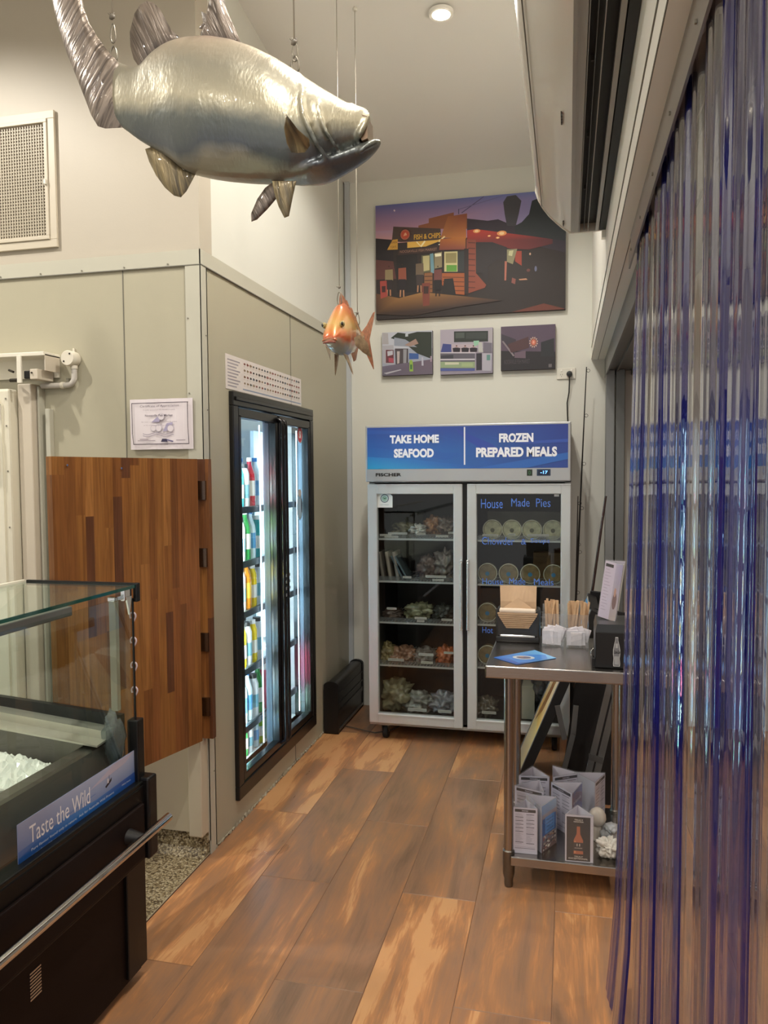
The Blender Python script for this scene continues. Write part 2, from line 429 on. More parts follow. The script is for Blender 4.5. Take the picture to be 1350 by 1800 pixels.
il = MB(); il.box(-2.95, -2.90, 3.14, 4.75, 0.02, 2.40).box(-2.95, -1.605, 3.13, 3.15, .02, 2.4).box(-2.95, -1.605, 4.72, 4.74, .02, 2.4).box(-2.95, -1.605, 3.13, 4.74, 2.38, 2.40).box(-2.95, -1.605, 3.13, 4.74, 0.0, 0.02)
struct('wall_left_inner', il, IN)
# flashings, seams
t = MB()
t.box(-4.8, -1.527, 3.052, 3.062, 2.575, 2.64).box(-1.533, -1.525, 3.052, 5.31, 2.575, 2.64)
t.box(-1.60, -1.527, 3.052, 3.06, 0.06, 2.575).box(-1.532, -1.526, 3.052, 3.10, 0.0, 2.575)
struct('trim_2', t, PTRIM)
t = MB()
t.box(-1.905, -1.901, 3.058, 3.0605, 0.1, 2.575)
t.box(-1.5325, -1.530, 4.148, 4.153, 0.0, FZ0).box(-1.5325, -1.530, 4.148, 4.153, FZ1, 2.575).box(-4.8, -1.527, 3.0505, 3.0525, 2.573, 2.577).box(-1.5275, -1.5240, 3.052, 5.3, 2.573, 2.577).box(-1.603, -1.600, 3.057, 3.0605, .06, 2.575)
struct('trim_3', t, SEAM)
scr = MB()
for k in range(13): scr.lathe([(.004, 0), (.004, .002)], (-4.2+k*.21, 3.049, 2.585), 8, 'Y')
for k in range(7): scr.lathe([(.0035, 0), (.0035, .002)], (-1.59, 3.049, 2.35-k*.32), 8, 'Y'); scr.lathe([(.0035, 0), (.0035, .002)], (-1.526, 3.09, 2.28-k*.32), 8, 'X')
struct('trim_4', scr, mat('rivet', '#8d897c', .4, .5))
struct('trim_5', MB().box(-1.534, -1.500, 5.285, 5.31, 0, 3.72), mat('corner_strip', '#b9bdc0', .35))
# low curb of the side wall, ragged sealant
sl = MB()
for k in range(60): sl.blob((-1.529, 3.10+k*.037, 0.006), .006, .02, .008+.006*random.random(), .5, k, 1)
struct('trim_6', sl, mat('sealant', '#a49b86', .7))

# right side: header over the opening, track, posts, the room beyond
struct('wall_right', MB().box(0.151, 0.42, -2.6, 5.31, 2.42, 4.45), mat('header_paint', '#f0ece2', .45))
struct('trim_7', MB().box(0.149, 0.151, -2.6, 5.31, 2.42, 2.425).box(0.1905, 0.193, -2.6, 5.31, 2.4185, 2.421).box(0.148, .1515, -2.6, 5.31, 2.50, 2.503), SEAM)
struct('trim_8', MB().box(0.24, 0.40, -2.6, 5.31, 2.33, 2.42).box(0.235, 0.245, -2.6, 5.31, 2.30, 2.42).box(0.30, .31, -2.6, 5.31, 2.315, 2.33).box(.395, .405, -2.6, 5.31, 2.30, 2.42), DKAL)
struct('wall_right_far', MB().box(3.3, 3.4, -2.6, 5.31, 0, 3.2), mat('far_wall', '#a39a8e', .6, var=.25, vscale=1.2))
struct('ceiling', MB().box(0.42, 3.4, -2.6, 5.43, 2.95, 3.0), mat('ceiling_far', '#b5b0a8', .6))

# ================================================================== FIXTURES OF THE SETTING
for i, (x0, x1) in enumerate([(0.236, 0.292), (0.298, 0.352)]):
    p = MB().box(x0, x1, 5.16-.02*i, 5.24-.02*i, 0, 2.33, bev=.003)
    struct('door_%d' % (i+1), p, GREYAL if i == 0 else DKAL)
struct('trim_9', MB().box(0.36, 0.40, 5.22, 5.30, 0, 2.33), mat('track_post', '#a7a49b', .4))
for (lx, ly, z, ll), lo in zip([(a[0], a[1], ceil_z(a[1]), a[3]) for a in LAMPS]+[(a[0], a[1], 2.958, a[2]) for a in FILL_LAMPS], SPOTS+FILL_SPOTS):
    r = thing('downlight', ll, 'ceiling light', (lx, ly, z-.01))
    MB().lathe([(.044, -.004), (.058, -.006), (.06, 0.0), (.06, .012), (.044, .012)], (lx, ly, z-.018), 32).build('trim_ring', mat('lamp_ring', '#efece4', .4), r, smooth=40)
    MB().lathe([(.0005, -.0075), (.03, -.0075), (.0435, -.005), (.0435, .004)], (lx, ly, z-.018), 28).build('glowing_lens', mat('lamp_lens', '#fff2d8', .5, emit=30), r, smooth=40)
    lo.parent = r; lo.location = (0, 0, -.04)
    setp(r, None, None, 'ceiling downlights')

# ------------------------------------------------------------------ vent grille high on the left wall
r = thing('vent_grille', 'white framed mesh air vent high on the beige wall, left edge', 'vent', (-2.5, 3.08, 2.70))
vx0, vx1, vz0, vz1 = -2.95, -2.232, 2.705, 3.305
fr = MB()
for a in [(vx0, vx1, vz0, vz0+.035), (vx0, vx1, vz1-.035, vz1), (vx0, vx0+.035, vz0+.035, vz1-.035), (vx1-.035, vx1, vz0+.035, vz1-.035)]:
    fr.box(a[0], a[1], 3.066, 3.0805, a[2], a[3], bev=.002)
for a in [(vx0+.035, vx1-.035, vz0+.035, vz0+.052), (vx0+.035, vx1-.035, vz1-.052, vz1-.035), (vx0+.035, vx0+.052, vz0+.052, vz1-.052), (vx1-.052, vx1-.035, vz0+.052, vz1-.052)]:
    fr.box(a[0], a[1], 3.060, 3.075, a[2], a[3], bev=.002)
fr.build('frame', mat('vent_frame', '#c6bca9', .45), r)
bx('backing', (vx0+.05, vx1-.05, 3.078, 3.081, vz0+.05, vz1-.05), mat('vent_dark', '#3a352e', .8), r)
g = MB(); nz = 36; nx = 46
for k in range(nz): z = vz0+.055+k*(vz1-vz0-.11)/(nz-1); g.box(vx0+.05, vx1-.05, 3.071, 3.077, z-.0028, z+.0028)
for k in range(nx): x = vx0+.055+k*(vx1-vx0-.11)/(nx-1); g.box(x-.0028, x+.0028, 3.069, 3.076, vz0+.05, vz1-.05)
g.build('mesh', mat('vent_mesh', '#b3a996', .5), r)
for z in (3.0,): bx('catch', (vx1-.05, vx1-.04, 3.05, 3.062, z-.02, z), WHITEPL, r)

# ------------------------------------------------------------------ cool room door at far left with its track
r = thing('coolroom_door', 'cream sliding cool room door at the far left edge, partly behind the display case', 'door', (-2.6, 2.98, 0.1))
x1 = atY(19, 800, 2.94).x
d = MB().box(-3.4, x1, 2.935, 3.005, .08, 2.065, bev=.012)
d.build('door_leaf', CREAM, r)
e = MB().box(-3.4, x1-.03, 2.925, 2.936, .2, 2.0, bev=.01); e.build('raised_panel', mat('cream_light', '#ebe6d3', .4), r)
f = MB(); f.box(x1+.006, x1+.075, 2.985, 3.052, .02, 2.09, bev=.006); f.build('edge_frame', mat('beige_frame', '#cfc4b2', .45), r)
for z in (2.02, 1.9, 1.70, 1.45, 1.2): MB().lathe([(.004, -.002), (.004, 0)], (x1-.012, 2.934, z), 8, 'Y').build('screw', mat('rivet', '#8d897c', .4, .5), r)
bx('lock_plate', (x1-.12, x1-.035, 2.914, 2.926, 1.93, 2.02), PAPER, r, bev=.003)
bx('pull_handle', (x1-.14, x1-.045, 2.89, 2.926, 1.70, 1.90), mat('cream_light', '#ebe6d3', .4), r, bev=.008)
struct('trim_10', MB().box(x1+.082, x1+.092, 3.02, 3.059, .02, 2.08).box(x1+.112, x1+.135, 3.03, 3.06, .02, 1.98, bev=.003), PTRIM)
struct('trim_11', MB().box(x1+.076, x1+.0815, 3.03, 3.059, .02, 2.08), SEAM)

r = thing('door_track', 'white metal sliding track bracket above the cool room door, far left', 'door track', (-2.5, 3.0, 2.10))
a0 = atY(0, 624, 2.95).x-.5; a1 = atY(79, 620, 2.95).x; zt = atY(79, 618, 2.95).z; zb = atY(79, 662, 3.0).z
MB().box(a0, a1, 2.94, 3.055, zt-.018, zt, bev=.003).box(a0, a1-.004, 3.045, 3.056, zb, zt-.015).build('track_plate', mat('white_track', '#e6e0d0', .4), r)
MB().box(a1-.004, a1, 2.95, 3.05, zb+.02, zt-.01).build('end_plate', mat('beige_frame', '#cfc4b2', .45), r)
hx = atY(30, 640, 2.93).x
MB().box(hx, hx+.022, 2.925, 2.935, 2.085, zt-.015, bev=.002).build('hanger_bracket', mat('white_track', '#e6e0d0', .4), r)
MB().box(hx+.024, hx+.062, 2.94, 2.98, 2.105, 2.14, bev=.004).build('buffer', BLACK, r)
MB().box(hx+.062, hx+.10, 2.93, 3.04, 2.10, 2.145, bev=.003).build('stop_block', mat('beige_frame', '#cfc4b2', .45), r)
MB().lathe([(.004, 0), (.004, .004)], (hx+.075, 2.924, 2.128), 8, 'Y').build('bolt', mat('dark_bolt', '#3a342c', .5, .6), r)
MB().tube([(hx-.05, 2.94, 2.145), (hx-.02, 2.93, 2.135)], .005).build('roller_axle', mat('dark_bolt', '#3a342c', .5, .6), r)
MB().tube([(hx-.045, 2.94, 2.10), (hx-.006, 2.94, 2.10)], .008).build('roller_axle', mat('dark_bolt', '#3a342c', .5, .6), r)

# junction box with conduit
jb = atY(117, 629, 3.0)
r = thing('junction_box', 'round white electrical junction box with bent conduit on the cool room wall', 'junction box', (jb.x, 3.06, jb.z))
MB().lathe([(.032, .0), (.034, -.004), (.034, -.052), (.031, -.056), (.001, -.056)][::-1], (jb.x, 3.058, jb.z), 28, 'Y').build('box', mat('box_cream', '#ded7c6', .45), r, smooth=40)
for dx, dz in ((.014, .018), (-.016, -.014)): MB().lathe([(.004, 0), (.004, -.003)], (jb.x+dx, 3.003, jb.z+dz), 10, 'Y').build('cover_screw', mat('dark_bolt', '#3a342c', .5, .6), r)
MB().box(jb.x-.004, jb.x+.004, 3.05, 3.058, jb.z+.03, jb.z+.05).build('lug', mat('box_cream', '#ded7c6', .45), r)
lo = jb.z-.115; pts = [(jb.x+.012, 3.035, jb.z-.03), (jb.x+.012, 3.035, lo+.05)]
for k in range(7):
    a = k/6*PI/2; pts.append((jb.x+.012-.035*(1-math.cos(a)), 3.035, lo+.035-.035*math.sin(a)))
pts += [(jb.x-.09, 3.035, lo), (jb.x-.155, 3.035, lo)]
MB().tube(pts, .0125, 14).build('conduit', mat('conduit_grey', '#c3bdb4', .45), r, smooth=60)
MB().tube([(jb.x+.012, 3.035, jb.z-.03), (jb.x+.012, 3.035, jb.z-.045)], .015, 14).build('coupling', mat('box_cream', '#ded7c6', .45), r, smooth=60)
MB().tube([(jb.x-.04, 3.035, lo), (jb.x-.055, 3.035, lo)], .015, 14).build('coupling', mat('box_cream', '#ded7c6', .45), r, smooth=60)
MB().box(jb.x-.035, jb.x-.022, 3.04, 3.058, lo+.012, lo+.032).build('saddle_clip', mat('clip', '#8a8677', .5), r)

# certificate
tl = atY(229, 703, 3.052); br = atY(341.5, 789, 3.052)
r = thing('certificate', 'white framed-print certificate of appreciation taped on the cool room wall above the timber gate', 'certificate', (tl.x, 3.052, br.z))
W_, H_ = br.x-tl.x, tl.z-br.z
pm = MB(); N = 12
rings = []
for i in range(N+1):
    x = tl.x+W_*i/N; y = 3.048-.004*math.sin(i/N*PI)-.003*math.sin(i*1.7)
    rings.append([(x, y, br.z), (x, y, tl.z), (x, y+.0006, tl.z), (x, y+.0006, br.z)])
pm.loft(rings).build('paper', mat('certificate_paper', '#e3dade', .55), r)
A = Art((tl.x, 3.0395, br.z), (1, 0, 0), (0, 0, 1)); k = W_/1350*1.15
u = lambda a: (a-85)/1180*W_
v = lambda b: H_-(b-85)/890*H_
for q in [(135, 150, 1195, 162), (155, 875, 1200, 888), (135, 150, 147, 700), (1175, 150, 1187, 600)]: A.rect(u(q[0]), v(q[3]), u(q[2]), v(q[1]), '#43343f')
A.poly([(u(136), v(690)), (u(147), v(690)), (u(170), v(888)), (u(158), v(888))], '#43343f'); A.poly([(u(1176), v(590)), (u(1187), v(590)), (u(1203), v(886)), (u(1190), v(886))], '#43343f')
A.poly([(u(500), v(500)), (u(620), v(400)), (u(670), v(440)), (u(650), v(500))], '#a8a0bd').poly([(u(720), v(660)), (u(790), v(520)), (u(900), v(500)), (u(890), v(590)), (u(800), v(650))], '#a8a0bd')
for cx, cy, rr in ((690, 400, 60), (540, 600, 55), (640, 600, 60), (860, 610, 60)): A.ell(u(cx), v(cy), u(85+rr), u(85+rr), '#b9b1bd').ell(u(cx), v(cy), u(85+rr)*.88, u(85+rr)*.88, '#ded5da')
A.text('Certificate of Appreciation', u(290), v(240), u(1015), v(190), '#6d5f6c', skew=.25)
A.text('Proudly sponsored this Market presents', u(355), v(292), u(950), v(268), '#8f828c')
A.text('Noosaville Fish Market', u(390), v(398), u(905), v(358), '#5b4d5c', .01)
A.text('for your contribution of the charity event', u(320), v(505), u(980), v(480), '#8f828c').text('at the community golf day, many thanks', u(360), v(562), u(940), v(540), '#8f828c')
for dy in (690, 725):
    for i in range(12): x = 340+i*48; A.poly([(u(x), v(dy+18*math.sin(i*.9))), (u(x+48), v(dy+18*math.sin((i+1)*.9))), (u(x+48), v(dy+12+18*math.sin((i+1)*.9))), (u(x), v(dy+12+18*math.sin(i*.9)))], '#a59ba8')
A.rect(u(240), v(824), u(570), v(814), '#94868f').rect(u(280), v(800), u(440), v(788), '#94868f').rect(u(960), v(824), u(1130), v(812), '#94868f')
A.poly([(u(675), v(845)), (u(700), v(792)), (u(785), v(792)), (u(800), v(845))], '#3a3550').poly([(u(790), v(800)), (u(910), v(830)), (u(900), v(850)), (u(790), v(820))], '#5a5580')
A.build('print', r)

# ------------------------------------------------------------------ timber gate hinged at the cool room corner
WOODG = None
def wood_mat():
    M = bpy.data.materials.new('finger_jointed_timber'); M.use_nodes = True; nt = M.node_tree; b = nt.nodes['Principled BSDF']; L = nt.links.new
    a = nt.nodes.new('ShaderNodeAttribute'); a.attribute_name = 'Col'
    tc = nt.nodes.new('ShaderNodeTexCoord'); ad = nt.nodes.new('ShaderNodeVectorMath'); ad.operation = 'MULTIPLY_ADD'; L(a.outputs['Color'], ad.inputs[0]); ad.inputs[1].default_value = (9, 11, 14); L(tc.outputs['Object'], ad.inputs[2])
    mp = nt.nodes.new('ShaderNodeMapping'); mp.inputs['Scale'].default_value = (60, 60, 2.5); L(ad.outputs[0], mp.inputs[0])
    n = nt.nodes.new('ShaderNodeTexNoise'); n.inputs['Scale'].default_value = 1.3; n.inputs['Detail'].default_value = 5; n.inputs['Distortion'].default_value = 1; L(mp.outputs[0], n.inputs[0])
    mx = nt.nodes.new('ShaderNodeMix'); mx.data_type = 'RGBA'; mx.blend_type = 'MULTIPLY'; mx.inputs[0].default_value = 0.75
    r = nt.nodes.new('ShaderNodeValToRGB'); L(n.outputs[0], r.inputs[0]); r.color_ramp.elements[0].position = .3; r.color_ramp.elements[1].position = .65; r.color_ramp.elements[0].color = (.45, .38, .33, 1); r.color_ramp.elements[1].color = (1, 1, 1, 1)
    L(a.outputs['Color'], mx.inputs[6]); L(r.outputs[0], mx.inputs[7]); L(mx.outputs[2], b.inputs['Base Color']); b.inputs['Roughness'].default_value = .38
    return M
WOOD = wood_mat()
def staves(name, w, z0, z1, th, parent, sw=.042, seed=3):
    rnd = random.Random(seed); V, F, Cc = [], [], []
    pal = ['#94602f', '#9c6834', '#88562b', '#945e32', '#a8723c', '#7c4d28', '#684028', '#986430']
    x = 0
    while x < w-1e-4:
        x2 = min(x+sw*rnd.uniform(.85, 1.1), w)
        if w-x2 < .012: x2 = w
        z = z0
        while z < z1:
            z2 = min(z+rnd.uniform(.25, .75), z1)
            c = lin(pal[rnd.choice([0, 1, 2, 3, 4, 0, 1, 3, 5, 6, 7, 2])])
            s = len(V)
            for (yy) in (0, th):
                V += [(x, yy, z), (x2, yy, z), (x2, yy, z2), (x, yy, z2)]; Cc += [(*c, 1)]*4
            F += [(s, s+1, s+2, s+3), (s+7, s+6, s+5, s+4), (s, s+4, s+5, s+1), (s+3, s+2, s+6, s+7), (s, s+3, s+7, s+4), (s+1, s+5, s+6, s+2)]
            z = z2
        x = x2
    me = bpy.data.meshes.new(name); me.from_pydata(V, [], F); ca = me.color_attributes.new('Col', 'FLOAT_COLOR', 'POINT')
    for i, c in enumerate(Cc): ca.data[i].color = c
    o = bpy.data.objects.new(name, me); C.objects.link(o); me.materials.append(WOOD); o.parent = parent; return o
r = thing('timber_gate', 'brown timber counter gate of vertical staves, hinged beside the glass cooler corner', 'gate', (-1.545, 2.975, .535))
hx, hy = -1.548, 2.985; ex, ey = -1.742, 2.30
ang = math.atan2(ey-hy, ex-hx); gl = math.hypot(ex-hx, ey-hy)
g = staves('gate_leaf', gl, 0, 1.745-.535, .028, r); g.rotation_euler = (0, 0, ang); g.location = (hx+1.545, hy-2.975, 0)
p = staves('hinge_post', .055, 0, 1.745-.535, .030, r, seed=9); p.location = (-1.543+1.545, 3.010-2.975, 0)
for py in (862, 981, 1130, 1244):
    q = atY(352, py, 2.985); MB().tube([(hx+.012, 2.970, q.z-.044), (hx+.012, 2.970, q.z+.044)], .011, 12).box(hx+.012, hx+.05, 2.998, 3.012, q.z-.04, q.z+.04).build('hinge', mat('hinge_steel', '#8f8b85', .22, 1), r, smooth=40)
for a, b in ((.06, 1.18), (.30, 1.17), (.10, .06)):
    cx = ex+(hx-ex)*a/gl; cy = ey+(hy-ey)*a/gl; MB().lathe([(.004, 0), (.004, .003)], (cx+.029, cy-.008, .535+b), 8, 'X').build('screw', CHROME, r)

# cream skirting board under the gate along the cool room front
struct('baseboard_left', MB().box(-2.2, -1.60, 3.03, 3.052, .10, .56).box(-1.60, -1.535, 2.985, 3.052, .10, .53, bev=.006), mat('skirt_cream', '#ccc2ab', .5))

# ------------------------------------------------------------------ glass-door cooler set in the side wall
r = thing('glass_door_cooler', 'black framed two door drinks cooler set into the cool room wall', 'cooler', (-1.53, 3.9, .13))
XF = -1.532
f = MB()
for a in [(FY0-.012, FY1+.012, FZ0-.012, FZ0+.055), (FY0-.012, FY1+.012, FZ1-.055, FZ1+.012), (FY0-.012, FY0+.045, FZ0+.055, FZ1-.055), (FY1-.045, FY1+.012, FZ0+.055, FZ1-.055)]:
    f.box(XF-.10, XF+.022, a[0], a[1], a[2], a[3], bev=.004)
for a in [(FY0+.01, FY1-.01, FZ1-.030, FZ1-.012)]: f.box(XF+.022, XF+.030, *a, bev=.003)
f.build('frame', mat('cooler_black', '#100f0f', .3), r)
ym = (FY0+FY1)/2
bx('mullion', (XF-.06, XF-.025, ym-.03, ym+.03, FZ0+.05, FZ1-.05), mat('mullion_blue_grey', '#77828f', .35, .2), r)
dt = [(FY0+.05, ym-.012), (ym+.012, FY1-.05)]
for i, (a, b) in enumerate(dt):
    z0, z1 = FZ0+.062, FZ1-.062; fw = .030
    d = MB()
    d.box(XF-.022, XF+.020, a, b, z0, z0+fw*1.2, bev=.004).box(XF-.022, XF+.020, a, b, z1-fw*1.5, z1, bev=.004).box(XF-.022, XF+.020, a, a+fw, z0+fw, z1-fw, bev=.004).box(XF-.022, XF+.020, b-fw, b, z0+fw, z1-fw, bev=.004)
    do = d.build('door', mat('cooler_black', '#100f0f', .3), r)
    bx('glass_pane', (XF-.006, XF+.000, a+fw, b-fw, z0+fw, z1-fw), GLASS, do)
    bx('door_gasket', (XF-.045, XF-.022, a+fw-.012, a+fw, z0+fw, z1-fw), mat('gasket', '#65717d', .4), do)
    bx('door_gasket', (XF-.045, XF-.022, b-fw, b-fw+.012, z0+fw, z1-fw), mat('gasket', '#65717d', .4), do)
    hy_ = b-.014 if i == 0 else a+.014
    MB().tube([(XF+.020, hy_, z1-.02), (XF+.048, hy_, z1-.035), (XF+.050, hy_, z1-.06), (XF+.050, hy_, z0+.06), (XF+.048, hy_, z0+.035), (XF+.020, hy_, z0+.02)], .011, 12).build('handle', mat('handle_black', '#1a1818', .2, .3), do, smooth=60)
    for cz in range(4): MB().box(XF+.062, XF+.064, hy_-.006, hy_+.006, 1.02+cz*.035, 1.035+cz*.035).build('handle_mark', mat('mark_grey', '#6e6e72', .4), do)
# stickers on the right door
a, b = dt[1]
A = Art((XF+.001, a, 0), (0, 1, 0), (0, 0, 1))
cy, cz = A.px(527, 764); A.ell(cy, cz, .045, .050, '#e8e2e4', 28).ell(cy, cz, .040, .045, '#c03a44', 28).text('SI', cy-.018, cz-.022, cy+.018, cz+.022, '#f0e8e8', .05)
cy, cz = A.px(527, 892); A.ell(cy, cz, .050, .075, '#9fc4dc', 24).ell(cy, cz-.004, .038, .055, '#b7d6ea', 24).ell(cy, cz+.085, .03, .022, '#d8d2cc', 16).ell(cy+.03, cz+.01, .010, .045, '#39455a', 12)
A.build('stickers', r)
# shelving inside
SH = [0.36, 0.66, 0.96, 1.22, 1.50]
LED = mat('cool_led', '#d8ecff', .5, emit=5)
bx('floor_shelf', (-2.25, -1.60, 3.36, 4.44, .17, .19), IN, r)
for i, z in enumerate(SH):
    s = MB(); s.box(-2.2, -1.615, 3.35, 4.45, z-.006, z)
    s.build('wire_shelf', mat('shelf_white', '#cfdbe2', .4), r)
    s2 = MB().box(-1.625, -1.612, 3.35, 4.45, z-.022, z+.012); s2.build('shelf_edge', mat('shelf_edge', '#3a4650', .4), r)
post = MB()
for y in (3.60, 4.16): post.box(-1.655, -1.630, y, y+.022, .18, 1.98)
post.build('shelf_post', mat('post_grey', '#44505c', .4), r)
for y0 in (3.37, ym+.045, ym-.055, 4.42): bx('light_tube', (-1.604, -1.598, y0-.003, y0+.003, .22, 1.94), LED, r)
for y in (3.62, 4.2):
    ld = bpy.data.lights.new('cooler_tube_light', 'AREA'); ld.shape = 'RECTANGLE'; ld.size = 1.7; ld.size_y = .08; ld.energy = 75; ld.color = (.80, .92, 1)
    lo = bpy.data.objects.new('cooler_tube_light', ld); C.objects.link(lo); lo.location = (-1.62, y, 1.07); lo.rotation_euler = (0, math.radians(90), 0); lo.rotation_euler = (0, math.radians(90), 0)
bx('side_curtain', (-1.72, -1.70, 4.0, 4.44, .74, 1.92), mat('ribbed_white', '#bcd8e6', .5), r)

# drinks on the cooler shelves
def bottle(name, prof, col, capc, band, loc):
    t = thing(name, 'x', 'drink bottle')
    MB().lathe(prof, n=12).build('body', col, t, smooth=50, local=True)
    h = prof[-1][1]; rr = prof[-1][0]
    MB().lathe([(rr*1.25, h-.002), (rr*1.25, h+.016), (.001, h+.016)], n=12).build('cap', capc, t, smooth=40, local=True)
    rb = max(p[0] for p in prof)+.0006
    MB().lathe([(rb, h*.25), (rb, h*.58)], n=12).build('wrap_label', band, t, smooth=50, local=True)
    return t
BP = [(.02, 0), (.030, .006), (.031, .02), (.031, .13), (.028, .155), (.013, .195), (.012, .21)]
CP = [(.024, 0), (.031, .01), (.031, .15), (.022, .175), (.018, .18)]
cols = {'orange': '#e6932e', 'white': '#e9eef0', 'red': '#c32635', 'green': '#3f9b52', 'teal': '#3fa7a8', 'yellow': '#e6c92b', 'clear': '#cfe3ea', 'brown': '#4a2a1e', 'blue': '#3c66a8', 'lime': '#9cc23a'}
protos = {}
for n_, h_ in cols.items():
    protos[n_] = bottle('drink_bottle', BP if n_ not in ('white', 'teal', 'yellow') else CP, mat('drink_'+n_, h_, .25), mat('cap_'+n_, {'orange': '#e9e9e9', 'white': '#30302f', 'clear': '#2e6fb0'}.get(n_, '#dcdcd8'), .4), mat('wrap_'+n_, {'white': '#7fb7c9', 'clear': '#5d9fd0', 'orange': '#f2c14a'}.get(n_, '#eceae2'), .45), (0, 0, 0))
rows = [(.19, ['clear', 'white', 'lime', 'clear', 'green', 'white', 'clear', 'lime']), (.36, ['white', 'clear', 'lime', 'white', 'clear', 'clear', 'white', 'green']), (.66, ['yellow', 'yellow', 'white', 'white', 'yellow', 'white', 'yellow', 'white']),
        (.96, ['white', 'yellow', 'clear', 'yellow', 'white', 'orange', 'yellow', 'white']), (1.22, ['green', 'green', 'clear', 'lime', 'white', 'green', 'clear', 'teal']), (1.50, ['orange', 'orange', 'white', 'red', 'teal', 'white', 'red', 'clear'])]
lev = ['on the floor of the lit cooler', 'on the lowest shelf of the lit cooler', 'on the second shelf up in the lit cooler', 'on the third shelf up in the lit cooler', 'on the fourth shelf up in the lit cooler', 'on the top shelf of the lit cooler']
used = set()
for ri, (z, cl) in enumerate(rows):
    for ci, n_ in enumerate(cl):
        for dpt in range(2):
            y = 3.42+ci*.072+random.uniform(-.004, .004); x = -1.665-dpt*.085
            sc_ = 1.18 if z > .3 else .8
            cname = {'lime': 'lime green', 'clear': 'clear'}.get(n_, n_)
            lab = '%s drink bottle %s' % (cname, lev[ri]); grp = '%s bottles %s' % (cname, lev[ri])
            if n_ not in used: o = protos[n_]; used.add(n_); o.location = (x, y, z+.001); o.scale = (1, 1, sc_); o['label'] = lab; o['group'] = grp
            else: dup(protos[n_], (x, y, z+.001), label=lab, group=grp, scale=(1, 1, sc_))
for n_, o in protos.items():
    if n_ not in used:
        for c in list(o.children): bpy.data.objects.remove(c)
        bpy.data.objects.remove(o)
# red wine-like cartons in the right door, low down
for i in range(3):
    y = 4.02+i*.08
    for j, (z, cc, ll) in enumerate([(.191, '#b9d9c8', 'pale green carton standing low behind the right cooler door'), (.362, '#d85a78', 'pink carton standing behind the right cooler door')]):
        t = thing('carton', ll, 'carton', (-1.665, y, z), ll.replace('carton', 'cartons'))
        MB().box(-1.70, -1.63, y-.033, y+.033, z, z+(.155 if j == 0 else .22), bev=.003).build('box', mat('carton%d' % j, cc, .5), t)
        MB().prism([(-1.70, y-.033, z+(.155 if j == 0 else .22)), (-1.63, y-.033, z+(.155 if j == 0 else .22)), (-1.665, y-.033, z+(.155 if j == 0 else .22)+.02)], (0, .066, 0)).build('folded_top', PAPER, t)

# fish species chart above the cooler
A = Art((-1.531, 3.30, 0), (0, 1, 0), (0, 0, 1))
r = thing('species_chart', 'long white paper chart of many small fish pictures above the black cooler frame', 'poster', (-1.531, 3.8, 2.06))
a = A.px(403, 638); b = A.px(404, 686); c = A.px(529, 684); d = A.px(529, 716)
y0, y1, z0, z1 = -.01, c[0], 2.075, a[1]
z1 = 2.235
MB().box(-1.5315, -1.5300, 3.30+y0, 3.30+y1, z0, z1).build('paper', mat('chart_paper', '#ddd5cf', .5), r)
A = Art((-1.5298, 3.30, 0), (0, 1, 0), (0, 0, 1))
for k in range(9): A.rect(y0+.02, z1-.02-k*.015, y0+.16-.02*(k % 3), z1-.026-k*.015, '#a49da3')
fc = ['#4a4038', '#7a5a40', '#5a6470', '#8c5048', '#6a6a60', '#9a8468', '#3a3a3c']
W2 = y1-y0-.22
for i in range(4):
    for j in range(22):
        x = y0+.20+W2*j/22; z = z1-.022-i*.031; cc = random.choice(fc); s = random.uniform(.8, 1.15)
        A.ell(x+.012, z, .0095*s, .0065*s, cc, 8).poly([(x+.020*s, z), (x+.028*s, z+.006), (x+.028*s, z-.006)], cc)
        A.rect(x+.002, z-.013, x+.02, z-.0115, '#b8aca4')
A.rect(y0+.19, z0+.012, y1-.01, z0+.018, '#8f9cb2')
A.build('print', r)

# ------------------------------------------------------------------ display case at the left
r = thing('seafood_display_case', 'dark seafood display case with glass top and chrome rail at the left', 'display case', (-1.7, 1.2, 0))
Y0c, Y1c = -0.4, 2.255
DARK = mat('dark_laminate', '#170a06', .6, var=.12, vscale=3, spec=.2)
MB().box(-2.35, -1.382, Y0c, Y1c-.02, .03, .40).build('base_cabinet', DARK, r)
MB().box(-2.30, -1.42, Y0c+.05, Y1c-.08, 0, .035).build('plinth', BLACKM, r)
MB().box(-1.384, -1.370, Y1c-.11, Y1c, .045, .42, bev=.003).build('corner_post', mat('post_black', '#0d0a0a', .4), r)
MB().box(-2.36, -1.362, Y0c, Y1c+.012, .40, .655, bev=.006).build('upper_skirt', mat('skirt_black', '#0c0908', .45, spec=.25), r)
MB().box(-1.364, -1.350, Y0c, Y1c-.03, .42, .60, bev=.004).build('skirt_panel', DARK, r)
MB().box(-1.42, -1.345, Y1c-.01, Y1c+.045, .40, .675, bev=.008).build('end_block', mat('post_black', '#0d0a0a', .4), r)
MB().box(-1.425, -1.365, Y0c, Y1c+.01, .645, .665, bev=.004).build('glass_channel', mat('channel', '#151614', .3, .3), r)
rl = MB().tube([(-1.300, Y0c, .53), (-1.300, 2.29, .53)], .0145, 18); ro = rl.build('bump_rail', CHROME, r, smooth=40)
for y in (2.13, 1.2, .3): MB().tube([(-1.365, y, .53), (-1.30, y, .53)], [.030, .016], 14).build('rail_bracket', mat('bracket_black', '#22201f', .35), r, smooth=50)
vg = MB()
vy = 1.72
for i in range(9): vg.box(-1.3815, -1.3802, vy-.022, vy+.022, .283+i*.009, .287+i*.009)
vg.build('vent_slots', mat('vent_bright', '#cfc6ba', .3, .8), r)
